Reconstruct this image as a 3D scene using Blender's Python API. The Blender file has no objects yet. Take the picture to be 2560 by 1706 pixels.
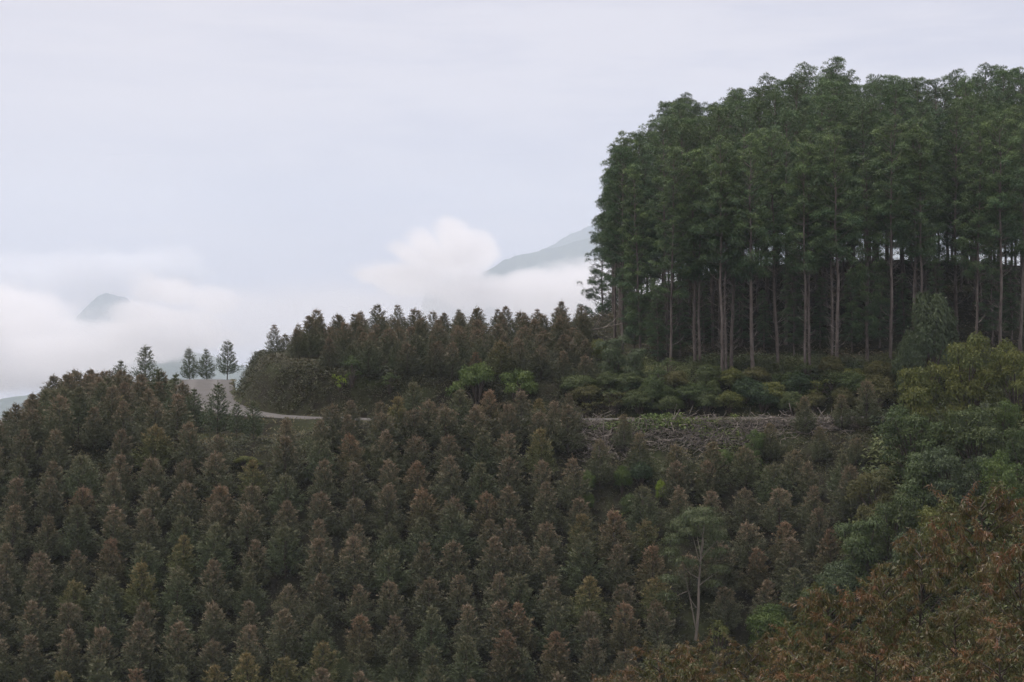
import bpy, math, numpy as np
from mathutils import Vector

# ------------------------------------------------------------------ camera, sky, sun, exposure
sc = bpy.context.scene
F = 4776.0                       # focal length in photo pixels (photo 2560 x 1706)
PITCH = math.atan((900.0 - 853.0) / F)
cam_data = bpy.data.cameras.new("camera")
cam_data.sensor_width = 36.0
cam_data.lens = 36.0 * F / 2560.0
cam_data.clip_start = 0.3
cam_data.clip_end = 80000.0
cam = bpy.data.objects.new("camera", cam_data)
cam.location = (0, 0, 0)
cam.rotation_euler = (math.radians(90) + PITCH, 0, 0)
sc.collection.objects.link(cam)
sc.camera = cam

ZENITH = 1.1
SUN_EL, SUN_AZ = math.radians(66), math.radians(-75)     # azimuth measured from +Y towards +X
world = bpy.data.worlds.new("World")
sc.world = world
world.use_nodes = True


def sky_nodes():
    nt = world.node_tree
    N, L = nt.nodes, nt.links
    N.clear()
    out = N.new("ShaderNodeOutputWorld")
    bg = N.new("ShaderNodeBackground")
    bg.inputs["Strength"].default_value = 0.1
    sky = N.new("ShaderNodeTexSky")
    sky.sky_type = 'NISHITA'
    sky.sun_disc = False
    sky.sun_elevation = SUN_EL
    sky.sun_rotation = SUN_AZ
    sky.air_density = 1.0
    sky.dust_density = 2.0
    tc = N.new("ShaderNodeTexCoord")
    sep = N.new("ShaderNodeSeparateXYZ")
    L.new(tc.outputs["Generated"], sep.inputs[0])

    def math_(op, a, b=None, clamp=False):
        n = N.new("ShaderNodeMath")
        n.operation = op
        n.use_clamp = clamp
        for k, v in enumerate((a, b)):
            if v is None:
                continue
            if isinstance(v, (int, float)):
                n.inputs[k].default_value = v
            else:
                L.new(v, n.inputs[k])
        return n.outputs[0]

    def noise(scale_xyz, sc_, detail, rough, loc=(0, 0, 0)):
        mp = N.new("ShaderNodeMapping")
        mp.inputs["Scale"].default_value = scale_xyz
        mp.inputs["Location"].default_value = loc
        L.new(tc.outputs["Generated"], mp.inputs[0])
        n = N.new("ShaderNodeTexNoise")
        n.inputs["Scale"].default_value = sc_
        n.inputs["Detail"].default_value = detail
        n.inputs["Roughness"].default_value = rough
        n.inputs["Distortion"].default_value = 0.4
        L.new(mp.outputs[0], n.inputs["Vector"])
        return n.outputs["Fac"]

    def ramp(v, lo, hi):
        m = N.new("ShaderNodeMapRange")
        m.interpolation_type = 'SMOOTHSTEP'
        m.inputs["From Min"].default_value = lo
        m.inputs["From Max"].default_value = hi
        L.new(v, m.inputs["Value"])
        return m.outputs[0]

    def mix(fac, a, b):
        m = N.new("ShaderNodeMix")
        m.data_type = 'RGBA'
        for s, v in ((m.inputs[0], fac), (m.inputs[6], a), (m.inputs[7], b)):
            if isinstance(v, (tuple, float)):
                s.default_value = v
            else:
                L.new(v, s)
        return m.outputs[2]

    big = noise((1, 1, 5), 3.2, 4, 0.55, (0.3, 0.1, 0.7))          # broad layered cloud sheets
    fine = noise((1, 1, 7), 9.0, 6, 0.6, (2.1, 0.4, 1.3))
    sheet = math_('ADD', math_('MULTIPLY', big, 0.7), math_('MULTIPLY', fine, 0.3))
    blue_cloud = (6.15, 6.0, 6.95, 1)
    warm_cloud = (7.9, 7.45, 7.9, 1)
    cloud = mix(ramp(sheet, 0.40, 0.60), blue_cloud, warm_cloud)
    # the bright side of the overcast is towards the left (west)
    side = ramp(sep.outputs[0], 0.12, -0.34)
    cloud = mix(math_('MULTIPLY', side, 0.6), cloud, (8.5, 7.85, 8.0, 1))
    cover = mix(0.93, sky.outputs[0], cloud)
    # an overcast sky is about twice as bright overhead as near the horizon
    gain = math_('ADD', 1.0, math_('MULTIPLY', ramp(sep.outputs[2], 0.2, 0.95), ZENITH))
    vm = N.new("ShaderNodeVectorMath")
    vm.operation = 'SCALE'
    L.new(cover, vm.inputs[0])
    L.new(gain, vm.inputs["Scale"])
    L.new(vm.outputs[0], bg.inputs["Color"])
    L.new(bg.outputs[0], out.inputs["Surface"])


sky_nodes()

sun_data = bpy.data.lights.new("sun", 'SUN')
sun_data.energy = 2.6
sun_data.angle = math.radians(14)
sun_data.color = (1.0, 0.95, 0.88)
sun = bpy.data.objects.new("sun", sun_data)
sdir = Vector((math.sin(SUN_AZ) * math.cos(SUN_EL), math.cos(SUN_AZ) * math.cos(SUN_EL), math.sin(SUN_EL)))
sun.rotation_euler = sdir.to_track_quat('Z', 'Y').to_euler()
sc.collection.objects.link(sun)

vs = sc.view_settings
vs.view_transform = 'Standard'
vs.look = 'None'
vs.exposure = 0.12
vs.gamma = 1.0
vs.use_curve_mapping = False
sc.render.engine = 'CYCLES'
cy = sc.cycles
cy.max_bounces = 8
cy.diffuse_bounces = 3
cy.glossy_bounces = 2
cy.transmission_bounces = 3
cy.transparent_max_bounces = 8
cy.volume_bounces = 6
cy.use_denoising = True
cy.denoising_prefilter = "ACCURATE"
try:
    cy.denoiser = 'OPENIMAGEDENOISE'
except Exception:
    pass
cy.use_adaptive_sampling = False

# ------------------------------------------------------------------ helpers
rng = np.random.default_rng(7)
COL = sc.collection


def ray(px, py):
    """direction of the camera ray through photo pixel (px, py)"""
    d = np.array([(px - 1280.0) / F, 1.0, (853.0 - py) / F])
    c, s = math.cos(PITCH), math.sin(PITCH)
    return np.array([d[0], d[1] * c - d[2] * s, d[1] * s + d[2] * c])


def project(x, y, z):
    c, s = math.cos(PITCH), math.sin(PITCH)
    yy, zz = y * c + z * s, -y * s + z * c
    return 1280.0 + F * x / yy, 853.0 - F * zz / yy


def sstep(a, b, x):
    t = np.clip((np.asarray(x, float) - a) / (b - a), 0, 1)
    return t * t * (3 - 2 * t)


def _hash(ix, iy, seed):
    h = (ix.astype(np.int64) * 374761393 + iy.astype(np.int64) * 668265263 + seed * 144665) & 0x7fffffff
    h = ((h ^ (h >> 13)) * 1274126177) & 0x7fffffff
    h = h ^ (h >> 16)
    return (h & 0xffff) / 65535.0


def vnoise(x, y, seed=0):
    x, y = np.asarray(x, float), np.asarray(y, float)
    ix, iy = np.floor(x), np.floor(y)
    fx, fy = x - ix, y - iy
    fx, fy = fx * fx * (3 - 2 * fx), fy * fy * (3 - 2 * fy)
    a, b = _hash(ix, iy, seed), _hash(ix + 1, iy, seed)
    c, d = _hash(ix, iy + 1, seed), _hash(ix + 1, iy + 1, seed)
    return (a * (1 - fx) + b * fx) * (1 - fy) + (c * (1 - fx) + d * fx) * fy


def fbm(x, y, octs=4, seed=0, gain=0.5):
    s, a, t = 0.0, 1.0, 0.0
    for k in range(octs):
        s = s + a * (vnoise(np.asarray(x) * 2 ** k, np.asarray(y) * 2 ** k, seed + k) - 0.5)
        t += a
        a *= gain
    return s / t * 2


def unit(v):
    return v / np.maximum(np.linalg.norm(v, axis=-1, keepdims=True), 1e-9)


class MB:
    """collects quads with a 'tint' and a 'var' value per vertex; build() links ONE mesh"""

    def __init__(self):
        self.v, self.f, self.t, self.w, self.m, self.n = [], [], [], [], [], 0
        self.mi = 0

    def add(self, v, f, tint=0.0, var=0.5):
        v = np.asarray(v, float).reshape(-1, 3)
        f = np.asarray(f, int).reshape(-1, 4)
        self.v.append(v)
        self.f.append(f + self.n)
        self.t.append(np.broadcast_to(np.asarray(tint, float), (len(v),)))
        self.w.append(np.broadcast_to(np.asarray(var, float), (len(v),)))
        self.m.append(np.full(len(f), self.mi))
        self.n += len(v)

    def leaves(self, P, D, S, L, W, tint, var, bend=0.0):
        """diamond leaves: base P, direction D, side S, length L, width W (all arrays)"""
        n = len(P)
        L = np.broadcast_to(np.asarray(L, float), (n,))[:, None]
        W = np.broadcast_to(np.asarray(W, float), (n,))[:, None]
        U = np.cross(S, D)
        mid = P + D * L * 0.45
        tip = P + D * L - np.array([0, 0, 1.0]) * (L * bend)
        q = np.stack([P, mid + S * W * 0.5 + U * W * 0.15, tip, mid - S * W * 0.5 + U * W * 0.15], 1).reshape(-1, 3)
        f = np.arange(4 * n).reshape(-1, 4)
        self.add(q, f, np.repeat(np.broadcast_to(tint, (n,)), 4), np.repeat(np.broadcast_to(var, (n,)), 4))

    def tube(self, pts, rad, sides=6, tint=0.0, var=0.5):
        pts = np.asarray(pts, float)
        k = len(pts)
        rad = np.broadcast_to(np.asarray(rad, float), (k,))
        tan = unit(np.gradient(pts, axis=0))
        ref = np.array([1.0, 0, 0]) if abs(tan[0][0]) < 0.8 else np.array([0, 1.0, 0])
        a = unit(np.cross(tan, ref))
        b = np.cross(tan, a)
        ang = np.arange(sides) / sides * 2 * math.pi
        ring = pts[:, None] + rad[:, None, None] * (a[:, None] * np.cos(ang)[None, :, None] + b[:, None] * np.sin(ang)[None, :, None])
        i = np.arange(k - 1)[:, None] * sides
        j = np.arange(sides)[None, :]
        j2 = (j + 1) % sides
        f = np.stack([i + j, i + j2, i + sides + j2, i + sides + j], -1).reshape(-1, 4)
        self.add(ring.reshape(-1, 3), f, tint, var)

    def mesh(self, name, mats, smooth=False):
        V = np.concatenate(self.v)
        Fq = np.concatenate(self.f)
        me = bpy.data.meshes.new(name)
        me.vertices.add(len(V))
        me.vertices.foreach_set("co", V.astype(np.float32).ravel())
        me.loops.add(len(Fq) * 4)
        me.loops.foreach_set("vertex_index", Fq.astype(np.int32).ravel())
        me.polygons.add(len(Fq))
        me.polygons.foreach_set("loop_start", np.arange(0, len(Fq) * 4, 4, dtype=np.int32))
        me.polygons.foreach_set("material_index", np.concatenate(self.m).astype(np.int32))
        if smooth:
            me.polygons.foreach_set("use_smooth", np.ones(len(Fq), dtype=bool))
        for nm, arr in (("tint", self.t), ("var", self.w)):
            at = me.attributes.new(nm, 'FLOAT', 'POINT')
            at.data.foreach_set("value", np.concatenate(arr).astype(np.float32))
        me.update()
        me.validate()
        for m in (mats if isinstance(mats, (list, tuple)) else [mats]):
            me.materials.append(m)
        return me


def link(name, me, parent=None, loc=None):
    o = bpy.data.objects.new(name, me)
    COL.objects.link(o)
    if parent is not None:
        o.parent = parent
    if loc is not None:
        o.location = loc
    return o


def tag(o, label=None, cat=None, group=None, kind=None):
    for k, v in (("label", label), ("category", cat), ("group", group), ("kind", kind)):
        if v:
            o[k] = v
    return o


# ------------------------------------------------------------------ materials
def new_mat(name):
    m = bpy.data.materials.new(name)
    m.use_nodes = True
    nt = m.node_tree
    nt.nodes.clear()
    return m, nt.nodes, nt.links


def node_mix(N, L, fac, a, b, mode='MIX'):
    m = N.new("ShaderNodeMix")
    m.data_type = 'RGBA'
    m.blend_type = mode
    for s, v in ((m.inputs[0], fac), (m.inputs[6], a), (m.inputs[7], b)):
        if isinstance(v, tuple):
            s.default_value = v if len(v) == 4 else v + (1,)
        elif isinstance(v, (int, float)):
            s.default_value = v
        else:
            L.new(v, s)
    return m.outputs[2]


def node_math(N, L, op, a, b=0.0, clamp=False):
    n = N.new("ShaderNodeMath")
    n.operation = op
    n.use_clamp = clamp
    for k, v in enumerate((a, b)):
        if isinstance(v, (int, float)):
            n.inputs[k].default_value = v
        else:
            L.new(v, n.inputs[k])
    return n.outputs[0]


def node_noise(N, L, scale, detail=4, rough=0.6, coord="Object", stretch=None):
    tc = N.new("ShaderNodeTexCoord")
    n = N.new("ShaderNodeTexNoise")
    n.inputs["Scale"].default_value = scale
    n.inputs["Detail"].default_value = detail
    n.inputs["Roughness"].default_value = rough
    src = tc.outputs[coord]
    if stretch:
        mp = N.new("ShaderNodeMapping")
        mp.inputs["Scale"].default_value = stretch
        L.new(src, mp.inputs[0])
        src = mp.outputs[0]
    L.new(src, n.inputs["Vector"])
    return n.outputs["Fac"]


def node_range(N, L, v, lo, hi, a=0.0, b=1.0):
    m = N.new("ShaderNodeMapRange")
    m.inputs["From Min"].default_value = lo
    m.inputs["From Max"].default_value = hi
    m.inputs["To Min"].default_value = a
    m.inputs["To Max"].default_value = b
    L.new(v, m.inputs["Value"])
    return m.outputs[0]


def foliage(name, c0, c1, trans=0.22, rough=0.55, spec=0.3):
    """leaf colour c0 (tint 0) to c1 (tint 1); the object's colour multiplies, its alpha scales the tint"""
    m, N, L = new_mat(name)
    out = N.new("ShaderNodeOutputMaterial")
    oi = N.new("ShaderNodeObjectInfo")
    at, av = N.new("ShaderNodeAttribute"), N.new("ShaderNodeAttribute")
    at.attribute_name, av.attribute_name = "tint", "var"
    t = node_math(N, L, 'MULTIPLY', at.outputs["Fac"], oi.outputs["Alpha"], True)
    c = node_mix(N, L, t, c0, c1)
    c = node_mix(N, L, 1.0, c, oi.outputs["Color"], 'MULTIPLY')
    val = node_range(N, L, av.outputs["Fac"], 0, 1, 0.62, 1.4)
    hsv = N.new("ShaderNodeHueSaturation")
    L.new(val, hsv.inputs["Value"])
    L.new(c, hsv.inputs["Color"])
    c = hsv.outputs[0]
    p = N.new("ShaderNodeBsdfPrincipled")
    p.inputs["Roughness"].default_value = rough
    p.inputs["Specular IOR Level"].default_value = spec
    L.new(c, p.inputs["Base Color"])
    tr = N.new("ShaderNodeBsdfTranslucent")
    L.new(c, tr.inputs["Color"])
    ms = N.new("ShaderNodeMixShader")
    ms.inputs[0].default_value = trans
    L.new(p.outputs[0], ms.inputs[1])
    L.new(tr.outputs[0], ms.inputs[2])
    L.new(ms.outputs[0], out.inputs["Surface"])
    return m


def plain(name, ca, cb, scale, rough=0.85, bump=0.0, stretch=None, cc=None, scale2=None):
    m, N, L = new_mat(name)
    out = N.new("ShaderNodeOutputMaterial")
    n = node_noise(N, L, scale, 6, 0.65, stretch=stretch)
    c = node_mix(N, L, node_range(N, L, n, 0.35, 0.65), ca, cb)
    if cc is not None:
        n2 = node_noise(N, L, scale2, 4, 0.6)
        c = node_mix(N, L, node_range(N, L, n2, 0.5, 0.66), c, cc)
    p = N.new("ShaderNodeBsdfPrincipled")
    p.inputs["Roughness"].default_value = rough
    p.inputs["Specular IOR Level"].default_value = 0.2
    L.new(c, p.inputs["Base Color"])
    if bump:
        b = N.new("ShaderNodeBump")
        b.inputs["Strength"].default_value = bump
        b.inputs["Distance"].default_value = 0.1
        L.new(n, b.inputs["Height"])
        L.new(b.outputs[0], p.inputs["Normal"])
    L.new(p.outputs[0], out.inputs["Surface"])
    return m


# ------------------------------------------------------------------ terrain
ROADPTS = np.array([(130, 176, -4.6), (90, 184, -5.2), (60, 191, -5.6), (34, 195.5, -5.9), (10, 198.3, -6.15), (-10, 199.4, -6.2), (-20, 200.6, -6.1),
                    (-27, 203.6, -5.8), (-32, 209.5, -5.25), (-35.2, 219, -4.55), (-37.8, 234, -3.7), (-40.2, 250, -2.75), (-43, 266, -3.4), (-50, 290, -9), (-60, 315, -17)])
ROADHALF = np.array([2.6, 2.6, 2.6, 2.6, 2.6, 2.7, 2.8, 3.0, 3.3, 3.5, 3.6, 3.6, 3.5, 3.2, 3.0])


def catmull(P, n):
    P = np.asarray(P, float)
    Q = np.vstack([2 * P[0] - P[1], P, 2 * P[-1] - P[-2]])
    out = []
    for i in range(1, len(Q) - 2):
        t = np.linspace(0, 1, n, endpoint=False)[:, None]
        a, b, c, d = Q[i - 1], Q[i], Q[i + 1], Q[i + 2]
        out.append(0.5 * (2 * b + (c - a) * t + (2 * a - 5 * b + 4 * c - d) * t ** 2 + (3 * b - a - 3 * c + d) * t ** 3))
    out.append(P[-1:])
    return np.vstack(out)


RD = catmull(np.column_stack([ROADPTS, ROADHALF]), 16)
RT = unit(np.gradient(RD[:, :2], axis=0))


def road_near(x, y):
    """signed distance to the road centre (positive towards the mound), road height and half width"""
    x, y = np.asarray(x, float).ravel(), np.asarray(y, float).ravel()
    best = np.empty(len(x), int)
    for s in range(0, len(x), 20000):
        dx = x[s:s + 20000, None] - RD[None, :, 0]
        dy = y[s:s + 20000, None] - RD[None, :, 1]
        best[s:s + 20000] = np.argmin(dx * dx + dy * dy, 1)
    q, t = RD[best], RT[best]
    dx, dy = x - q[:, 0], y - q[:, 1]
    side = dx * t[:, 1] - dy * t[:, 0]
    along = dx * t[:, 0] + dy * t[:, 1]
    ends = (best == 0) | (best == len(RD) - 1)
    dist = np.where(ends, np.hypot(dx, dy), np.abs(side))
    return np.where(side >= 0, 1, -1) * dist, q[:, 2], q[:, 3]


def edge_y(x):
    return np.interp(x, [-60, -46, -24, -10, 20, 30, 40, 52, 70, 110], [189, 190, 191.5, 194.2, 193.6, 191.5, 187, 178, 168, 160])


def height(x, y):
    x, y = np.asarray(x, float), np.asarray(y, float)
    shape = np.broadcast(x, y).shape
    x, y = np.broadcast_to(x, shape).ravel(), np.broadcast_to(y, shape).ravel()
    sd, zr, hw = road_near(x, y)
    dd = np.abs(sd) - hw
    # --- mound and pine hill, uphill of the road
    zc = np.interp(x, [-40, -33, -28, -18, -8, 0, 6, 12, 20, 30, 50, 90, 160], [0.2, 1.6, 2.7, 2.9, 3.1, 3.4, 4.6, 6.0, 10.2, 13.0, 13.6, 12.0, 10])
    yc = np.interp(x, [-40, -28, -10, 0, 8, 14, 24, 90], [224, 223, 228, 231, 236, 244, 262, 262])
    bh = np.interp(x, [-45, -26, -10, 8, 14, 80], [5.0, 4.8, 4.2, 3.6, 4.0, 4.0])
    bw = np.interp(x, [-45, -26, -10, 10, 80], [3.4, 3.2, 3.6, 5.0, 6.0])
    zin = zr + bh * sstep(0, 1, dd / bw)
    run = np.maximum(yc - (199 + bw + 2.6), 6)
    zin = zin + np.maximum(dd - bw, 0) * np.maximum(zc - (zr + bh), 0.1) / run
    back = zc - 0.42 * np.maximum(0, y - yc) - 0.008 * np.maximum(0, y - yc) ** 2 * (y - yc < 60)
    zin = -np.logaddexp(-zin * 1.6, -back * 1.6) / 1.6
    # --- outer side: shoulder, then the planted slope down towards the camera
    plateau = np.where(x > -22, zr - 0.25, np.minimum(zr - 0.15, -8.4 + 0.085 * (y - 190)))
    plateau = np.interp(x, [-24, -18], [0, 1]) * (zr - 0.25) + np.interp(x, [-24, -18], [1, 0]) * np.minimum(zr - 0.15, -8.3 + 0.085 * (np.clip(y, 188, 250) - 190))
    plateau = plateau - 0.10 * np.maximum(0, -45.5 - x) - 0.04 * np.maximum(0, -45.5 - x) ** 2
    plateau = plateau - 0.45 * np.maximum(0, y - 262)
    ye = edge_y(x)
    base_e = np.interp(x, [-24, -18], [-8.3, -6.5]) - 0.12 * np.maximum(0, -45.5 - x)
    slope = base_e + 0.25 - np.interp(x, [24, 38, 46], [0.84, 0.6, 0.52]) * (ye - y)
    zout = -np.logaddexp(-plateau * 1.4, -slope * 1.4) / 1.4
    z = np.where(sd > 0, zin, zout)
    # behind the ridge everything keeps falling
    z = np.where((sd <= 0) & (y > 250) & (x > 0), -6, z)
    near = (y > 150) & (y < 330)
    nz = 0.35 * fbm(x / 7, y / 7, 4, 1) + 0.12 * fbm(x / 1.6, y / 1.6, 3, 5)
    z = z + nz * np.clip(dd / 2.0, 0, 1) * near
    w = 1 - sstep(0.2, np.where(sd < 0, 2.6, 1.0), dd)
    z = z * (1 - w) + (zr - 0.06) * w
    # --- the camera's own hillside
    zn = -1.7 - 0.26 * np.maximum(y, 0) + 0.02 * np.minimum(y, 0) + 0.5 * fbm(x / 11, y / 11, 3, 8) * sstep(4, 20, np.hypot(x, y))
    z = np.where(y < 175, np.logaddexp(z * 0.5, zn * 0.5) / 0.5, z)
    far = sstep(320, 900, y) + sstep(130, 500, np.abs(x))
    z = np.where(y > 250, np.maximum(z, -420), z)
    z = z * (1 - np.clip(far, 0, 1)) + np.clip(far, 0, 1) * (-380 + 60 * fbm(x / 700, y / 700, 3, 40))
    return z.reshape(shape)


def h1(x, y):
    return float(height(np.array([x]), np.array([y]))[0])


def hit(px, py, y0=140.0, y1=262.0):
    """where the camera ray through photo pixel (px, py) meets the ground"""
    d = ray(px, py)
    ys = np.linspace(y0, y1, 900)
    g = height(d[0] / d[1] * ys, ys)
    k = np.nonzero(d[2] / d[1] * ys <= g)[0]
    y = ys[k[0]] if len(k) else y1
    return np.array([d[0] / d[1] * y, y, h1(d[0] / d[1] * y, y)])


def graded(lo, hi, step, far, g=1.22):
    core = list(np.arange(lo, hi + step * 0.5, step))
    s, v = step, hi
    while v < far[1]:
        s *= g
        v += s
        core.append(v)
    s, v = step, lo
    while v > far[0]:
        s *= g
        v -= s
        core.insert(0, v)
    return np.array(core)


def ground_material():
    m, N, L = new_mat("hill_ground")
    out = N.new("ShaderNodeOutputMaterial")
    n = node_noise(N, L, 0.9, 6, 0.7)
    n2 = node_noise(N, L, 0.13, 3, 0.6)
    c = node_mix(N, L, node_range(N, L, n, 0.35, 0.65), (0.018, 0.015, 0.011), (0.028, 0.030, 0.014))
    c = node_mix(N, L, node_range(N, L, n2, 0.5, 0.65), c, (0.030, 0.036, 0.014))
    p = N.new("ShaderNodeBsdfPrincipled")
    p.inputs["Roughness"].default_value = 0.95
    p.inputs["Specular IOR Level"].default_value = 0.1
    L.new(c, p.inputs["Base Color"])
    b = N.new("ShaderNodeBump")
    b.inputs["Strength"].default_value = 0.6
    b.inputs["Distance"].default_value = 0.15
    L.new(n, b.inputs["Height"])
    L.new(b.outputs[0], p.inputs["Normal"])
    L.new(p.outputs[0], out.inputs["Surface"])
    return m


def build_terrain():
    xs = graded(-84, 90, 0.75, (-16000, 16000))
    ys = graded(150, 300, 0.75, (-2500, 16500))
    # keep the camera's own slope reasonably fine too
    ys = np.unique(np.concatenate([ys, np.arange(-20, 150, 3.0)]))
    X, Y = np.meshgrid(xs, ys)
    Z = height(X, Y)
    mb = MB()
    nx, ny = len(xs), len(ys)
    i = np.arange(ny - 1)[:, None] * nx + np.arange(nx - 1)[None]
    f = np.stack([i, i + 1, i + nx + 1, i + nx], -1).reshape(-1, 4)
    mb.add(np.stack([X, Y, Z], -1).reshape(-1, 3), f)
    tag(link("ground", mb.mesh("ground", ground_material(), True)), kind="structure")


build_terrain()


def build_road():
    m, N, L = new_mat("gravel_road")
    out = N.new("ShaderNodeOutputMaterial")
    n = node_noise(N, L, 1.2, 8, 0.75)
    n2 = node_noise(N, L, 0.25, 3, 0.6)
    ac = N.new("ShaderNodeAttribute")
    ac.attribute_name = "tint"
    c = node_mix(N, L, node_range(N, L, n, 0.3, 0.7), (0.050, 0.045, 0.040), (0.100, 0.091, 0.081))
    c = node_mix(N, L, node_range(N, L, n2, 0.45, 0.7), c, (0.066, 0.058, 0.046))
    trk = node_math(N, L, 'ABSOLUTE', node_math(N, L, 'SUBTRACT', node_math(N, L, 'ABSOLUTE', ac.outputs["Fac"]), 0.42))
    trk = node_range(N, L, trk, 0.05, 0.22, 0.55, 0.0)
    c = node_mix(N, L, trk, c, (0.122, 0.112, 0.10))
    p = N.new("ShaderNodeBsdfPrincipled")
    p.inputs["Roughness"].default_value = 0.9
    L.new(c, p.inputs["Base Color"])
    b = N.new("ShaderNodeBump")
    b.inputs["Strength"].default_value = 0.5
    b.inputs["Distance"].default_value = 0.05
    L.new(n, b.inputs["Height"])
    L.new(b.outputs[0], p.inputs["Normal"])
    L.new(p.outputs[0], out.inputs["Surface"])
    mb = MB()
    k = 13
    u = np.linspace(-1, 1, k)
    nrm = np.column_stack([RT[:, 1], -RT[:, 0]])
    wig = 1 + 0.2 * fbm(np.arange(len(RD))[:, None] / 3.0, u[None] * 0 + np.sign(u)[None], 3, 17)
    half = RD[:, 3][:, None] * u[None] * wig
    V = np.stack([RD[:, 0][:, None] + nrm[:, 0][:, None] * half, RD[:, 1][:, None] + nrm[:, 1][:, None] * half,
                  RD[:, 2][:, None] + 0.05 - 0.10 * u[None] ** 4 + 0.02 * fbm(np.arange(len(RD))[:, None] / 2.0, u[None] * 4, 2, 3)], -1)
    i = np.arange(len(RD) - 1)[:, None] * k + np.arange(k - 1)[None]
    f = np.stack([i, i + k, i + k + 1, i + 1], -1).reshape(-1, 4)
    mb.add(V.reshape(-1, 3), f, np.tile(u, len(RD)))
    tag(link("road", mb.mesh("road", m, True)), kind="structure")


build_road()

# ------------------------------------------------------------------ foliage and bark materials
M_young = foliage("young_tree_leaf", (0.092, 0.102, 0.052), (0.255, 0.176, 0.116), 0.12)  # rust tips, their colour raised further to paint in skylight on the tops
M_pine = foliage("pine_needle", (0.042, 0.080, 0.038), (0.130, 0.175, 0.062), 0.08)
M_leaf = foliage("broad_leaf", (0.058, 0.080, 0.036), (0.120, 0.130, 0.046))
M_fern = foliage("fern_leaf", (0.048, 0.060, 0.028), (0.095, 0.072, 0.042))
M_red = foliage("gum_leaf", (0.084, 0.096, 0.026), (0.220, 0.096, 0.045), 0.3, 0.4, 0.45)
M_grass = foliage("grass_blade", (0.075, 0.088, 0.030), (0.19, 0.15, 0.075))
M_bark = plain("pine_bark", (0.070, 0.056, 0.047), (0.175, 0.148, 0.128), 3.0, 0.9, 0.6, (1, 1, 0.25))
M_dark_bark = plain("dark_bark", (0.05, 0.04, 0.032), (0.10, 0.08, 0.065), 4.0, 0.9, 0.5, (1, 1, 0.3))
M_pale_bark = plain("pale_bark", (0.11, 0.095, 0.075), (0.25, 0.215, 0.175), 2.0, 0.8, 0.4, (1, 1, 0.3))
M_dead = plain("dead_wood", (0.050, 0.042, 0.036), (0.27, 0.235, 0.20), 2.0, 0.9, 0.4, (1, 1, 1))


def rvec(r, n):
    return unit(r.normal(size=(n, 3)))


def young_tree_meshes(seed, H=4.8, R0=1.55, dens=1.0, open_=0.0):
    """a whorled young plantation tree: short limbs with upturned tips carrying many narrow leaves"""
    r = np.random.default_rng(seed)
    tr = MB()
    bend = np.cumsum(r.normal(0, 0.02, (9, 2)), 0)
    zz = np.linspace(-0.3, H * 0.98, 9)
    axis = np.column_stack([bend, zz])
    tr.tube(axis, np.linspace(0.075, 0.01, 9), 6)
    cr = MB()
    z = 0.35 + open_ * 0.9
    while z < H * 0.975:
        t = z / H
        prof = (1 - t) ** 0.74 * min(1.0, 0.66 + t * 2.2) * 1.08
        R = R0 * prof * 1.12 + 0.10
        nb = max(4, int(round(6.2 * (0.45 + 0.75 * prof))))
        a0 = r.uniform(0, 6.28)
        for k in range(nb):
            az = a0 + k / nb * 6.283 + r.normal(0, 0.22)
            ln = R * r.uniform(0.62, 1.22)
            rise = r.uniform(0.05, 0.35) + 0.5 * t
            ax = np.array([np.interp(z, zz, axis[:, 0]), np.interp(z, zz, axis[:, 1]), z])
            out = np.array([math.cos(az), math.sin(az), 0])
            s = np.linspace(0, 1, 6)
            pts = ax + out * (ln * s)[:, None] + np.array([0, 0, 1.0]) * (ln * (rise * s * 0.5 + 0.42 * s ** 2.4))[:, None]
            tr.tube(pts[:5], np.linspace(0.022, 0.007, 5), 3)
            n = int((24 + 34 * ln) * dens)
            u = 0.22 + 0.80 * r.random(n) ** 0.7
            P = np.column_stack([np.interp(u, s, pts[:, i]) for i in range(3)])
            spread = 0.05 + 0.085 * ln * u
            P = P + r.normal(size=(n, 3)) * spread[:, None] * np.array([0.8, 0.8, 0.36])
            D = unit(out * 0.75 + np.array([0, 0, 0.35 + 0.6 * t]) + r.normal(size=(n, 3)) * 0.5)
            S = unit(np.cross(D, rvec(r, n)))
            tint = np.clip((t - 0.42) * 1.25 + (u - 0.78) * 0.9 + r.normal(0, 0.2, n), 0, 1)
            cr.leaves(P, D, S, r.uniform(0.20, 0.38, n), r.uniform(0.05, 0.08, n), tint, np.clip(r.normal(0.5, 0.22, n), 0, 1), 0.12)
        z += r.uniform(0.27, 0.40)
    # leading shoots
    n = int(60 * dens)
    P = np.array([axis[-1, 0], axis[-1, 1], H * 0.95]) + r.normal(size=(n, 3)) * np.array([0.07, 0.07, 0.26])
    D = unit(r.normal(size=(n, 3)) * 0.5 + np.array([0, 0, 1.0]))
    cr.leaves(P, D, unit(np.cross(D, rvec(r, n))), r.uniform(0.2, 0.36, n), 0.05, np.clip(r.normal(0.75, 0.2, n), 0, 1), r.random(n))
    return tr.mesh("young_tree_trunk", M_dark_bark, True), cr.mesh("young_tree_crown", M_young)


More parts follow.
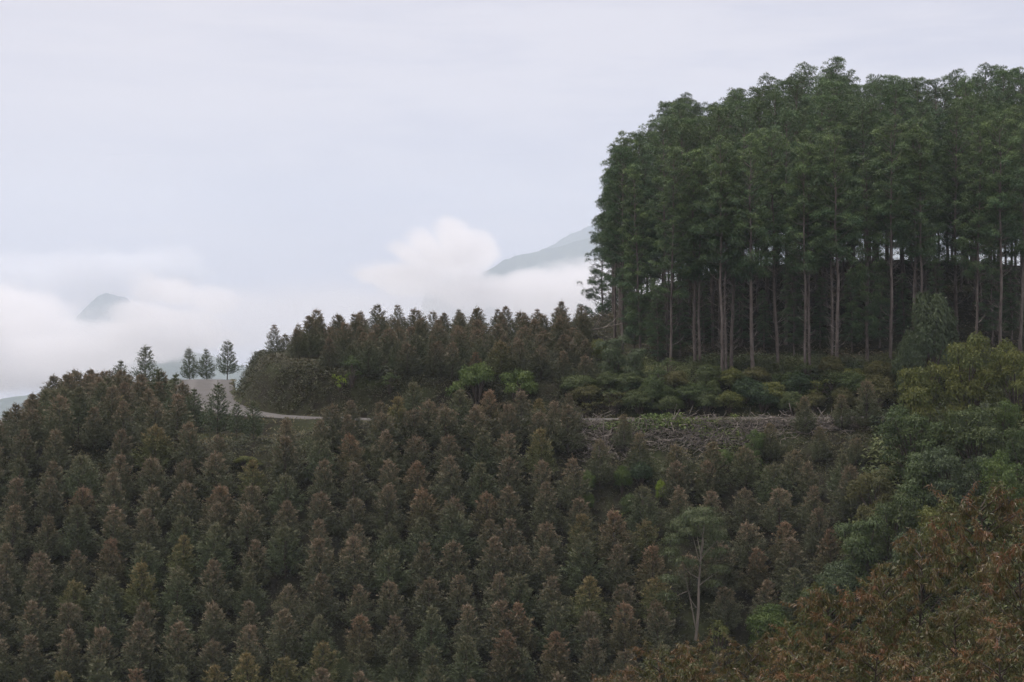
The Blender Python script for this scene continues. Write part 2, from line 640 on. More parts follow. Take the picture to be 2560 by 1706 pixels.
def pine_meshes(seed, H=26.0, base=0.45, R0=2.5, dead=1.0):
    r = np.random.default_rng(seed)
    tr, cr, dd = MB(), MB(), MB()
    k = 15
    zz = np.linspace(-0.8, H * 0.985, k)
    lean = r.normal(0, 0.010, 2)
    bx = np.cumsum(r.normal(0, 0.05, (k, 2)), 0) + zz[:, None] * lean
    axis = np.column_stack([bx - bx[1], zz])
    rad = (0.13 + 0.07 * r.random()) * (1 - np.linspace(0, 1, k)) ** 0.75 + 0.025
    rad[0] *= 1.25
    tr.tube(axis, rad, 8)
    ax = lambda z: np.array([np.interp(z, zz, axis[:, 0]), np.interp(z, zz, axis[:, 1]), z])
    zb = base * H
    z = zb
    while z < H * 0.985:
        u = (z - zb) / (H - zb)
        R = R0 * (1 - u) ** 0.58 * min(1.0, 0.55 + u * 1.9) * 1.14 + 0.2
        nb = int(r.integers(3, 5))
        a0 = r.uniform(0, 6.28)
        for b in range(nb):
            az = a0 + b / nb * 6.283 + r.normal(0, 0.35)
            ln = R * r.uniform(0.55, 1.2)
            if r.random() < 0.12:
                continue
            out = np.array([math.cos(az), math.sin(az), 0])
            s = np.linspace(0, 1, 6)
            rise = r.uniform(-0.15, 0.3) + 0.95 * u ** 1.5
            pts = ax(z) + out * (ln * s)[:, None] + np.array([0, 0, 1.0]) * (ln * (rise * s + 0.35 * s ** 2))[:, None]
            tr.tube(pts, np.linspace(0.045, 0.012, 6), 3)
            # puffs of long needles: the outer end and side twigs
            nt = int(1 + ln * 0.9)
            for q in range(nt):
                f = 1.0 if q == 0 else r.uniform(0.35, 0.85)
                c = np.array([np.interp(f, s, pts[:, i]) for i in range(3)])
                sd = np.cross(out, [0, 0, 1.0]) * r.choice([-1, 1])
                if q:
                    c = c + sd * r.uniform(0.25, 0.75) + np.array([0, 0, r.uniform(0.0, 0.35)])
                pr = r.uniform(0.34, 0.70) * (1.0 - 0.3 * u)
                n = int(92 * (pr / 0.45) ** 2)
                d = rvec(r, n)
                d[:, 2] = np.where(d[:, 2] < -0.25, -d[:, 2], d[:, 2])
                P = c + d * (pr * r.uniform(0.25, 0.95, n) ** 0.45)[:, None] * np.array([1, 1, 0.95])
                tg = unit(np.cross(d, rvec(r, n)))
                mixr = (r.random(n) < 0.62)[:, None]
                N_ = unit(np.where(mixr, tg + d * 0.25 + np.array([0, 0, 0.25]), d + out * 0.3 + np.array([0, 0, 0.5])) + r.normal(size=(n, 3)) * 0.2)
                S = unit(np.where(mixr, np.cross(N_, d), np.cross(N_, rvec(r, n))))
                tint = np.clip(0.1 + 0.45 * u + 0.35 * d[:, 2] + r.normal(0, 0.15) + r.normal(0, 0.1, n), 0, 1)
                cr.leaves(P, N_, S, r.uniform(0.26, 0.44, n), r.uniform(0.045, 0.075, n), tint, np.clip(r.normal(0.5, 0.26) + r.normal(0, 0.12, n), 0, 1), 0.15)
        z += r.uniform(0.5, 0.8)
    # the leader: a spire of short upright shoots
    for q in range(9):
        zq = H * (0.93 + 0.065 * q / 8)
        c = ax(min(zq, H * 0.985)) + np.append(r.normal(0, 0.32 * (1 - q / 11), 2), max(0.0, zq - H * 0.985))
        n = 26
        P = c + r.normal(size=(n, 3)) * np.array([0.13, 0.13, 0.18])
        N_ = unit(r.normal(size=(n, 3)) * 0.5 + np.array([0, 0, 0.9]))
        cr.leaves(P, N_, unit(np.cross(N_, rvec(r, n))), r.uniform(0.26, 0.44, n), r.uniform(0.045, 0.07, n), np.clip(r.normal(0.55, 0.15, n), 0, 1), r.uniform(0.3, 0.7, n), 0.1)
    # bare lower limbs, swept upwards
    z = H * 0.10
    while z < zb + 1.5:
        for b in range(int(r.integers(2, 5))):
            if r.random() > dead:
                continue
            az = r.uniform(0, 6.28)
            out = np.array([math.cos(az), math.sin(az), 0])
            ln = r.uniform(0.6, 2.1) * (0.5 + 0.5 * dead)
            s = np.linspace(0, 1, 5)
            pts = ax(z) + out * (ln * s * 0.8)[:, None] + np.array([0, 0, 1.0]) * (ln * (0.1 * s + r.uniform(0.3, 0.9) * s ** 2))[:, None]
            dd.tube(pts, np.linspace(0.032, 0.012, 5), 3)
            if r.random() < 0.5:
                p0 = pts[2]
                o2 = unit(out + r.normal(size=3) * 0.6 + np.array([0, 0, 0.6]))
                dd.tube(p0 + o2 * np.linspace(0, ln * 0.5, 3)[:, None], np.array([0.02, 0.015, 0.009]), 3)
        z += r.uniform(0.5, 1.0)
    if not dd.v:
        dd.tube([ax(3.0), ax(3.0) + np.array([0.8, 0, 0.5])], [0.03, 0.01], 3)
    return (tr.mesh("pine_trunk", M_bark, True), cr.mesh("pine_crown", M_pine), dd.mesh("pine_dead_limbs", M_dead))


def puff(cr, r, c, rad, n, leaf, tint0=0.3, up=0.35, droop=0.0):
    """leaves through the outer half of an ellipsoid; they point outward and up"""
    d = rvec(r, n)
    d[:, 2] = np.where(d[:, 2] < -0.35, -d[:, 2], d[:, 2])
    rr = r.uniform(0.45, 1.05, n) ** 0.6
    lump = 1 + 0.22 * np.sin(d[:, 0] * 5 + r.uniform(0, 6)) * np.sin(d[:, 1] * 5 + r.uniform(0, 6)) + 0.15 * np.sin(d[:, 2] * 9 + r.uniform(0, 6))
    P = np.asarray(c) + d * (rr * lump)[:, None] * np.asarray(rad)
    tg = unit(np.cross(d, rvec(r, n)))
    D = unit(d * 0.35 + tg * 0.8 + np.array([0, 0, up * 0.4 - droop]) + r.normal(size=(n, 3)) * 0.2)
    S = unit(np.cross(D, d + r.normal(size=(n, 3)) * 0.35))
    tint = np.clip(tint0 + 0.35 * d[:, 2] + r.normal(0, 0.18, n), 0, 1)
    cr.leaves(P, D, S, r.uniform(0.7, 1.3, n) * leaf, r.uniform(0.7, 1.2, n) * leaf * 0.42, tint, np.clip(r.normal(0.5, 0.2, n), 0, 1), 0.2 + droop)


def shrub_meshes(seed, kind):
    """unit bushes about 2 m wide and 1.6 to 2 m tall, of several habits"""
    r = np.random.default_rng(seed)
    tr, cr = MB(), MB()
    if kind == "dome":
        C = [(0, 0, 0.85, 0.85, 0.8, 0.85)]
        for k in range(11):
            a, e = r.uniform(0, 6.28), r.uniform(-0.1, 1.2)
            C.append((math.cos(a) * math.cos(e) * 0.75, math.sin(a) * math.cos(e) * 0.75, 0.8 + math.sin(e) * 0.72, r.uniform(0.26, 0.42), r.uniform(0.26, 0.42), r.uniform(0.2, 0.36)))
        n0, leaf = 700, 0.10
    elif kind == "crowns":            # a small tree of several flat-topped clumps, like broccoli
        C = []
        for k in range(24):
            a, q = r.uniform(0, 6.28), math.sqrt(r.random())
            zc = r.uniform(0.35, 1.92) - 0.35 * q
            C.append((math.cos(a) * q * 0.9, math.sin(a) * q * 0.9, zc, r.uniform(0.26, 0.46), r.uniform(0.26, 0.46), r.uniform(0.14, 0.26)))
        n0, leaf = 520, 0.088
    elif kind == "mound":             # a low creeper-covered heap
        C = []
        for k in range(18):
            a, q = r.uniform(0, 6.28), math.sqrt(r.random())
            C.append((math.cos(a) * q * 1.1, math.sin(a) * q * 0.8, 0.25 + 0.75 * (1 - q * q) * r.uniform(0.8, 1.15), r.uniform(0.24, 0.4), r.uniform(0.24, 0.4), r.uniform(0.16, 0.3)))
        n0, leaf = 460, 0.095
    elif kind == "column":            # a tall vine-hung pillar of leaves
        C = [(r.normal(0, 0.22), r.normal(0, 0.22), z, r.uniform(0.34, 0.52), r.uniform(0.34, 0.52), r.uniform(0.24, 0.4)) for z in np.linspace(0.25, 2.5, 15)]
        n0, leaf = 480, 0.085
    else:                             # "wisp": loose upright stems with sparse leaf clusters
        C = []
        for k in range(13):
            a, q = r.uniform(0, 6.28), math.sqrt(r.random())
            C.append((math.cos(a) * q * 0.8, math.sin(a) * q * 0.8, r.uniform(0.5, 1.9), r.uniform(0.14, 0.26), r.uniform(0.14, 0.26), r.uniform(0.14, 0.26)))
        n0, leaf = 130, 0.12
    for (x, y, z, a, b, c) in C:
        vol = (a * b * c) ** (2 / 3) / 0.12
        puff(cr, r, (x, y, z), (a, b, c), max(40, int(n0 * max(vol, 0.45))), leaf, r.uniform(0.1, 0.55), 0.35, 0.3 if kind == "column" else 0.0)
        p0 = np.array([x * 0.12, y * 0.12, -0.12])
        mid = np.array([x * 0.45, y * 0.45, z * 0.55])
        tr.tube([p0, mid, (x, y, z)], [0.045, 0.03, 0.012], 4)
    return tr.mesh("shrub_stems", M_dark_bark, True), cr.mesh("shrub_leaves", M_leaf)


def gum_meshes(seed, H=9.0):
    """rust-leaved sapling clump close to the camera: long drooping narrow leaves in sprays"""
    r = np.random.default_rng(seed)
    tr, cr = MB(), MB()
    zz = np.linspace(-0.5, H * 0.96, 10)
    bend = np.cumsum(r.normal(0, 0.06, (10, 2)), 0)
    axis = np.column_stack([bend, zz])
    tr.tube(axis, np.linspace(0.11, 0.015, 10), 7)
    nbr = 54
    for b in range(nbr):
        t = 0.30 + 0.69 * (b + r.random()) / nbr
        z0 = t * H
        p0 = np.array([np.interp(z0, zz, axis[:, 0]), np.interp(z0, zz, axis[:, 1]), z0])
        az = b * 2.4 + r.normal(0, 0.4)
        ln = (1.9 * (1 - t) ** 0.55 + 0.35) * r.uniform(0.7, 1.2)
        out = np.array([math.cos(az), math.sin(az), 0])
        s = np.linspace(0, 1, 6)
        pts = p0 + out * (ln * s * 0.85)[:, None] + np.array([0, 0, 1.0]) * (ln * (0.75 * s - 0.12 * s ** 2))[:, None]
        tr.tube(pts, np.linspace(0.022, 0.005, 6), 4)
        for w in range(int(5 + ln * 5)):
            f = r.uniform(0.25, 1.0) if w else 1.0
            c = np.array([np.interp(f, s, pts[:, i]) for i in range(3)])
            tw = unit(out * 0.5 + r.normal(size=3) * 0.65 + np.array([0, 0, 0.25]))
            tl = r.uniform(0.25, 0.55)
            tr.tube([c, c + tw * tl * 0.5, c + tw * tl], [0.007, 0.005, 0.003], 3)
            n = int(r.integers(30, 46))
            u = r.random(n)
            P = c + tw * (u * tl)[:, None]
            D = unit(tw * 0.35 + r.normal(size=(n, 3)) * 0.55 + np.array([0, 0, -0.75]))
            S = unit(np.cross(D, rvec(r, n)))
            young = np.clip((t - 0.62) * 1.0 + (f - 0.66) * 0.9 + 0.36 * r.normal() + r.normal(0, 0.12, n), 0, 1)
            cr.leaves(P, D, S, r.uniform(0.09, 0.16, n), r.uniform(0.014, 0.024, n), young, np.clip(r.normal(0.5, 0.12) + r.normal(0, 0.16, n), 0, 1), 0.15)
    return tr.mesh("gum_stems", M_dark_bark, True), cr.mesh("gum_leaves", M_red)


def place(name, meshes, loc, rotz=0.0, scale=1.0, color=(1, 1, 1, 1), label=None, cat=None, group=None, tilt=(0, 0)):
    """one thing: an Empty at its base with a child for every part (meshes = {part name: mesh})"""
    o = bpy.data.objects.new(name, None)
    o.empty_display_size = 0.3
    COL.objects.link(o)
    o.location = tuple(float(v) for v in loc)
    o.rotation_euler = (tilt[0], tilt[1], rotz)
    o.scale = (scale,) * 3 if isinstance(scale, (int, float)) else scale
    tag(o, label, cat, group)
    for part, me in meshes.items():
        c = bpy.data.objects.new(part, me)
        COL.objects.link(c)
        c.parent = o
        c.color = color
    return o


# unit kinds -----------------------------------------------------------------
YOUNG = [dict(zip(("trunk", "crown"), young_tree_meshes(100 + k, H=4.7 + 0.4 * (k % 3), R0=1.44 + 0.10 * (k % 4)))) for k in range(7)]
YOUNG_OPEN = [dict(zip(("trunk", "crown"), young_tree_meshes(140 + k, H=5.0, R0=1.3, dens=0.7, open_=(0.05, 0.6, 0.0)[k]))) for k in range(3)]
PINES = [dict(zip(("trunk", "crown", "dead_limbs"), pine_meshes(200 + k, 25.5 + 1.2 * (k % 3), (0.40, 0.45, 0.32, 0.49, 0.42, 0.30, 0.44)[k], 2.6 + 0.3 * (k % 3), (1.0, 0.8, 0.9, 1.0, 0.8, 0.8, 0.9)[k]))) for k in range(7)]
PINE_LEAFY = [dict(zip(("trunk", "crown"), pine_meshes(230 + k, 25.5, 0.12, 2.0, 0.3)[:2])) for k in range(2)]
SHRUB = {k: [dict(zip(("stems", "crown"), shrub_meshes(300 + 17 * i + j, k))) for j in range(3)] for i, k in enumerate(("dome", "crowns", "mound", "column", "wisp"))}
GUM = [dict(zip(("stems", "crown"), gum_meshes(400 + k))) for k in range(4)]

ORD = ["first", "second", "third", "fourth", "fifth", "sixth", "seventh", "eighth", "ninth", "tenth", "eleventh", "twelfth", "thirteenth", "fourteenth",
       "fifteenth", "sixteenth", "seventeenth", "eighteenth", "nineteenth", "twentieth"] + [
    "twenty-" + w for w in ("first", "second", "third", "fourth", "fifth", "sixth", "seventh", "eighth", "ninth")] + ["thirtieth"] + [
    "thirty-" + w for w in ("first", "second", "third", "fourth", "fifth", "sixth", "seventh", "eighth", "ninth")] + ["fortieth"] + [
    "forty-" + w for w in ("first", "second", "third", "fourth", "fifth", "sixth", "seventh", "eighth", "ninth")]


def young_color(r):
    """(object colour, look word): the share of rust in the tip leaves differs from tree to tree"""
    q = r.random()
    if q < 0.66:
        a, w, c = r.uniform(0.7, 1.0), "rust-tipped", (1, 1, 1)
    elif q < 0.86:
        a, w, c = r.uniform(0.45, 0.6), "dull green", (0.9, 1.02, 0.92)
    elif q < 0.93:
        a, w, c = r.uniform(0.6, 0.9), "yellowish green", (1.10, 1.12, 0.80)
    else:
        a, w, c = 0.95, "reddish brown", (1.08, 0.95, 0.90)
    b = r.uniform(0.85, 1.12)
    return (c[0] * b, c[1] * b, c[2] * b, a), w


# ------------------------------------------------------------------ the planted slope below the road
NATIVE_EDGE = [(1000, 2210), (1100, 2210), (1200, 2190), (1300, 2140), (1400, 2100), (1500, 2070), (1580, 1990), (1660, 1860), (1730, 1720), (1800, 1620), (1900, 1560)]


def native_edge(py):
    return np.interp(py, [p for p, _ in NATIVE_EDGE], [q for _, q in NATIVE_EDGE])


SPECS = []          # every planted tree: (depth, arguments of place())


def visible_top(px, tpy):
    """the open stretches of road must stay clear of the rows in front of them"""
    lim = np.interp(px, [440, 455, 640, 650, 815, 830], [0, 1045, 1060, 1052, 1052, 0])
    return tpy > lim


def plant_slope():
    r = np.random.default_rng(21)
    rows = []
    n_rows = 12
    for k in range(n_rows):
        row = []
        down = 0.9 + 2.95 * k
        for i in ([q / 2 for q in range(-48, 40)] if k == 0 else range(-24, 20)):
            if k == 0 and i != int(i) and not (-18.5 < 3.15 * i < 6):
                continue
            x = 3.15 * i + 0.35 * k * (1 if i < 0 else 0.4) - 0.6
            x += r.normal(0, 0.13)
            y = float(edge_y(x)) - down - (1.3 if i != int(i) else 0) + r.normal(0, 0.16)
            z = h1(x, y)
            px, py = project(x, y, z)
            tx, ty = project(x, y, z + 4.6)
            if tx < -45 or tx > 2300 or ty > 1716:
                continue
            if px > native_edge(py):
                continue
            if r.random() < 0.035:
                continue                      # a few gaps
            if 1425 < px < 2235 and py < (1275 if px < 1640 else 1235):
                continue                      # the brush piles below the road
            fit = 1.0
            if abs(px - 1738) < 62 and 1560 < py < 1800:
                continue                      # the slender tree's stem stands clear
            if not visible_top(px, ty):
                lim = np.interp(px, [440, 640, 650, 830], [1050, 1062, 1054, 1054])
                fit = (ray(px, lim)[2] / ray(px, lim)[1] * y - z) / 5.3
                if fit < 0.5:
                    continue
            if 545 < px < 700 and 1085 < py < 1185:
                continue                      # the grassy hump
            row.append((px, x, y, z, fit))
        row.sort()
        rows.append(row)
    for k, row in enumerate(rows):
        for j, (px, x, y, z, fit) in enumerate(row):
            col, w = young_color(r)
            s = min(r.uniform(0.82, 1.06), fit if fit < 1 else 2)
            if 830 < px < 1440 and k < 4:             # the rows next to the road stay low enough to show the mound behind
                lim = np.interp(px, [830, 1020, 1200, 1280, 1420], [1005, 955, 990, 970, 975]) + r.uniform(0, 45)
                s = min(s, max(0.5, (ray(px, lim)[2] / ray(px, lim)[1] * y - z) / 5.1))
            lab = f"{w} young tree, {ORD[j]} from left, {ORD[k]} planted row below the road"
            SPECS.append((y, "plantation_tree", YOUNG[int(r.integers(len(YOUNG)))], (x, y, z - 0.1), r.uniform(0, 6.28), (s * r.uniform(0.92, 1.1), s * r.uniform(0.92, 1.1), s), col,
                  lab, "tree", "young trees planted in rows on the hillside", (r.normal(0, 0.03), r.normal(0, 0.03))))
    return sum(len(q) for q in rows)


n_slope = plant_slope()


def plant_spur():
    """rows on the gentle spur left of the road bend"""
    r = np.random.default_rng(33)
    n = 0
    for k in range(11):
        y = 192.0 + 4.3 * k
        row = []
        for i in range(-7, 12):
            x = -47.0 + 3.3 * i + r.normal(0, 0.35) - 0.03 * (y - 192) * i
            yy = y + r.normal(0, 0.35)
            sd, zr, hw = road_near([x], [yy])
            if -sd[0] < hw[0] + 1.6 or x > -24.5:
                continue
            z = h1(x, yy)
            px, py = project(x, yy, z)
            if px < -60 or px > 700:
                continue
            if 455 < px < 545 and y > 224:
                continue
            if px > 560 and y > 198:
                continue
            if r.random() < (0.10 if px < 330 else 0.4) or not visible_top(px, project(x, yy, z + 4.8)[1]):
                continue
            row.append((px, x, yy, z))
        row.sort()
        for j, (px, x, yy, z) in enumerate(row):
            col, w = young_color(r)
            s = r.uniform(0.82, 1.06)
            if px <= 215:
                s *= 1.16 if px > 70 else 0.95
            else:
                cap = np.interp(px, [215, 300, 460], [912, 918, 945]) + r.uniform(0, 18)
                s = max(0.5, min(s, (ray(px, cap)[2] / ray(px, cap)[1] * yy - z) / 5.1))
            lab = f"{w} young tree on the spur, {ORD[j]} from left, {ORD[k]} row back"
            SPECS.append((yy, "plantation_tree", YOUNG[int(r.integers(len(YOUNG)))], (x, yy, z - 0.1), r.uniform(0, 6.28), s, col, lab, "tree",
                  "young trees on the spur left of the road bend", (r.normal(0, 0.03), r.normal(0, 0.03))))
            n += 1
    return n


n_spur = plant_spur()

# the skyline trees by the bend: photo x of the stem, photo y of the foot, height in m, look
r = np.random.default_rng(5)
for (px, dist, hgt, kind, lab) in [
        (362, 246, 5.6, 1, "tall young tree with bare lower stem on the skyline, left of the road crest"),
        (300, 240, 4.9, 0, "young tree with feathery tiers beside the tall bare-stemmed skyline tree"),
        (474, 259, 4.3, 2, "smallest of three skyline trees behind the road crest, nearest the road's left edge"),
        (518, 260, 4.2, 0, "bushy middle one of three skyline trees behind the road crest"),
        (568, 261, 5.4, 1, "tallest of three skyline trees behind the road crest, touching the mound"),
        (395, 213, 5.2, 2, "sparse young tree left of the open gravel bend, its lower twigs pale"),
        (437, 205, 5.3, 0, "bluish green young tree in front of the gravel bend, beside a sparse one"),
        (486, 199, 4.4, 0, "dark bluish young tree below the gravel bend, left of the one against the pale road"),
        (592, 194, 3.6, 1, "little thin young tree right of the one standing before the pale bend"),
        (545, 196.5, 5.2, 2, "dark green young tree standing before the bend, against the pale road"),
        (632, 193.5, 3.8, 0, "small dark young tree at the outer road edge below the mound's corner")]:
    x = ray(px, 900)[0] / ray(px, 900)[1] * dist
    place("plantation_tree", YOUNG_OPEN[kind], (x, dist, h1(x, dist) - 0.1), r.uniform(0, 6.28), hgt / 5.0, (0.78, 0.95, 0.88, 0.35), lab, "tree",
          "young trees by the road bend", (r.normal(0, 0.02), r.normal(0, 0.02)))


def plant_mound():
    r = np.random.default_rng(44)
    rows = []
    for k in range(9):
        y = 206.0 + 2.9 * k
        row = []
        for i in range(0, 18):
            x = -27.5 + 2.35 * i + r.normal(0, 0.3) + 0.5 * (k % 2)
            yy = y + r.normal(0, 0.4)
            if x > 9.5 or (x < -24.5 and k < 6) or (x < -20 and k < 3) or (x < -17 and k < 1):
                continue
            if r.random() < 0.06:
                continue
            z = h1(x, yy)
            px, _ = project(x, yy, z)
            row.append((px, x, yy, z))
        row.sort()
        rows.append(row)
    for k, row in enumerate(rows):
        for j, (px, x, yy, z) in enumerate(row):
            col, w = young_color(r)
            s = r.uniform(0.68, 0.98) * (0.72 if k >= 7 else 0.92)
            src = YOUNG_OPEN if (k >= 6 and r.random() < 0.5) else YOUNG
            lab = f"{w} young tree on the mound, {ORD[j]} from left, {ORD[k]} row up"
            SPECS.append((yy, "plantation_tree", src[int(r.integers(len(src)))], (x, yy, z - 0.1), r.uniform(0, 6.28), s, tuple(c * 0.85 for c in col[:3]) + (col[3],), lab, "tree",
                  "young trees on the mound above the road", (r.normal(0, 0.03), r.normal(0, 0.03))))
    return sum(len(q) for q in rows)


n_mound = plant_mound()
# a few young trees standing among the brush piles: photo x, photo y of the top
r = np.random.default_rng(46)
for (px, tpy, y, lab) in [(1560, 1040, 190.5, "olive young tree standing alone amid the left brush pile"), (1600, 1085, 187.5, "young tree just below the lone one in the left brush pile"),
                          (1690, 1105, 186, "rust-tipped young tree under the middle of the brush piles"), (1780, 1120, 185, "brownish young tree below the forked pale branch"),
                          (2010, 1000, 190.5, "yellowish young tree at the right end of the brush piles"), (2105, 995, 190, "pinkish-topped young tree near the right end of the road"),
                          (2165, 955, 189.5, "tall rust-topped young tree against the right end of the bank"), (1925, 1060, 188, "dark young tree right of the forked pale branch"),
                          (2050, 1075, 186.5, "dark green young tree below the right end of the brush piles"), (2140, 1090, 184.5, "dark brown young tree at the thicket's upper left corner"),
                          (1500, 1110, 186.5, "short young tree under the left end of the brush piles"), (1860, 1110, 185.5, "brown young tree beside the upright bright shrub"), (1985, 1120, 184, "reddish young tree under the right brush pile")]:
    x = ray(px, tpy)[0] * y
    ztop = ray(px, tpy)[2] / ray(px, tpy)[1] * y
    zg = h1(x, y)
    col, w = young_color(r)
    s = min(max((ztop - zg) / 5.0, 0.55), 1.3)
    SPECS.append((y, "plantation_tree", YOUNG[int(r.integers(len(YOUNG)))], (x, y, zg - 0.1), r.uniform(0, 6.28), s, (0.95, 0.98, 0.9, 0.8), lab, "tree", "young trees among the brush piles"))
SPECS.sort(key=lambda q: q[0])
THINGS, REST = SPECS[:285], SPECS[285:]
for q in THINGS:
    place(*q[1:])


def merged_trees():
    """the smallest, farthest planted trees, past the number built one by one"""
    me = bpy.data.meshes.new("young_trees")
    V, Fq, T, W, n = [], [], [], [], 0
    for q in REST:
        _, _, parts, loc, rz, s, col = q[:7]
        s = (s, s, s) if isinstance(s, (int, float)) else s
        for nm in ("crown", "trunk"):
            src = parts[nm]
            co = np.empty(len(src.vertices) * 3, np.float32)
            src.vertices.foreach_get("co", co)
            co = co.reshape(-1, 3) * np.array(s)
            c, sn = math.cos(rz), math.sin(rz)
            co = np.column_stack([co[:, 0] * c - co[:, 1] * sn, co[:, 0] * sn + co[:, 1] * c, co[:, 2]]) + np.array(loc)
            vi = np.empty(len(src.loops), np.int32)
            src.loops.foreach_get("vertex_index", vi)
            at_ = np.empty(len(src.vertices), np.float32)
            src.attributes["tint"].data.foreach_get("value", at_)
            av_ = np.empty(len(src.vertices), np.float32)
            src.attributes["var"].data.foreach_get("value", av_)
            V.append(co)
            Fq.append(vi.reshape(-1, 4) + n)
            T.append(at_ * col[3])
            W.append(av_ * 0.9 if nm == "crown" else av_ * 0)
            n += len(co)
    mb = MB()
    mb.add(np.concatenate(V), np.concatenate(Fq), np.concatenate(T), np.concatenate(W))
    tag(link("young_trees", mb.mesh("young_trees", M_young)), kind="stuff")


merged_trees()

# ------------------------------------------------------------------ pine stand
FRONT = [(1537, 845, 4, 22.5), (1556, 850, 1, 22.0), (1567, 845, 3, 23.5), (1600, 900, 7, 22), (1676, 935, 2, 24.5), (1738, 928, 0, 24), (1750, 930, 4, 23), (1805, 945, 3, 25), (1815, 938, 1, 25), (1828, 930, 0, 24),
         (1882, 948, 0, 26), (1945, 925, 3, 25.5), (2012, 945, 1, 25), (2024, 932, 6, 25.5), (2078, 925, 6, 25), (2094, 945, 3, 26), (2168, 910, 8, 22), (2226, 912, 3, 26), (2290, 905, 6, 26), (2302, 912, 1, 25.5), (2440, 880, 2, 25), (2500, 890, 3, 26), (2550, 880, 0, 25)]
FRONT_LOOK = {0: "with a fan of bare dead limbs", 1: "with a straight reddish trunk", 2: "with low hanging crown", 3: "with a bare pale trunk", 4: "with a thin short-limbed trunk", 5: "with a low crown", 6: "with a dark narrow crown", 7: "leafy nearly to the ground", 8: "leafy nearly to the ground"}
r = np.random.default_rng(61)
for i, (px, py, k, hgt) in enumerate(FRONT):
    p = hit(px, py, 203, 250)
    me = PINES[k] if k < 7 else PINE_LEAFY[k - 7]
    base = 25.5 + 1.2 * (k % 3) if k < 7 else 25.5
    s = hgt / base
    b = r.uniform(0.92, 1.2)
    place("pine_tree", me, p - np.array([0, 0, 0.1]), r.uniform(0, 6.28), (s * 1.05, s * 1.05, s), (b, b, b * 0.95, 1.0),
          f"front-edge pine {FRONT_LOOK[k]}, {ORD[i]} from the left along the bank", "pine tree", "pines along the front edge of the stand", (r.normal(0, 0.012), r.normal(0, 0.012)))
n_pine = len(FRONT)
k = 0
cells = []
yy = 218.0
while yy < 276:
    row = []
    xx = 12.6 + 0.02 * (yy - 218) + (2.3 if k % 2 else 0)
    while xx < 76 * yy / 262:
        x, y = xx + r.normal(0, 0.6), yy + r.normal(0, 0.7)
        xx += 4.7
        row.append((x, y))
    cells.append(row)
    yy += 4.9
    k += 1
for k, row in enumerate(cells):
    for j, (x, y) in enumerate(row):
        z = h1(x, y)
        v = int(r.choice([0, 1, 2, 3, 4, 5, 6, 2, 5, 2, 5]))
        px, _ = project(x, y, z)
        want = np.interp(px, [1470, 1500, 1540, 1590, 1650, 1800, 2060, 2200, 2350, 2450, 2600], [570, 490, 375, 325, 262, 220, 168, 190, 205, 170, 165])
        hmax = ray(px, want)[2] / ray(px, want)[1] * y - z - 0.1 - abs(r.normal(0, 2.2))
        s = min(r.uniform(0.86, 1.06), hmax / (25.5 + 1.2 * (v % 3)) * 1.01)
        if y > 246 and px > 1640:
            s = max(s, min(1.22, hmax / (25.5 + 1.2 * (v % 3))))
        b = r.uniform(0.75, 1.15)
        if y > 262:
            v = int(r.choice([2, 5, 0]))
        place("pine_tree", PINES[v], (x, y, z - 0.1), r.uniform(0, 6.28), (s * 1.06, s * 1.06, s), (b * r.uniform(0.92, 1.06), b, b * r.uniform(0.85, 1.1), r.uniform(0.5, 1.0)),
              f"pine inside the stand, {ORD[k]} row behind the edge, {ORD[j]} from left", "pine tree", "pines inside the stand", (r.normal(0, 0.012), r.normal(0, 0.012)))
        n_pine += 1

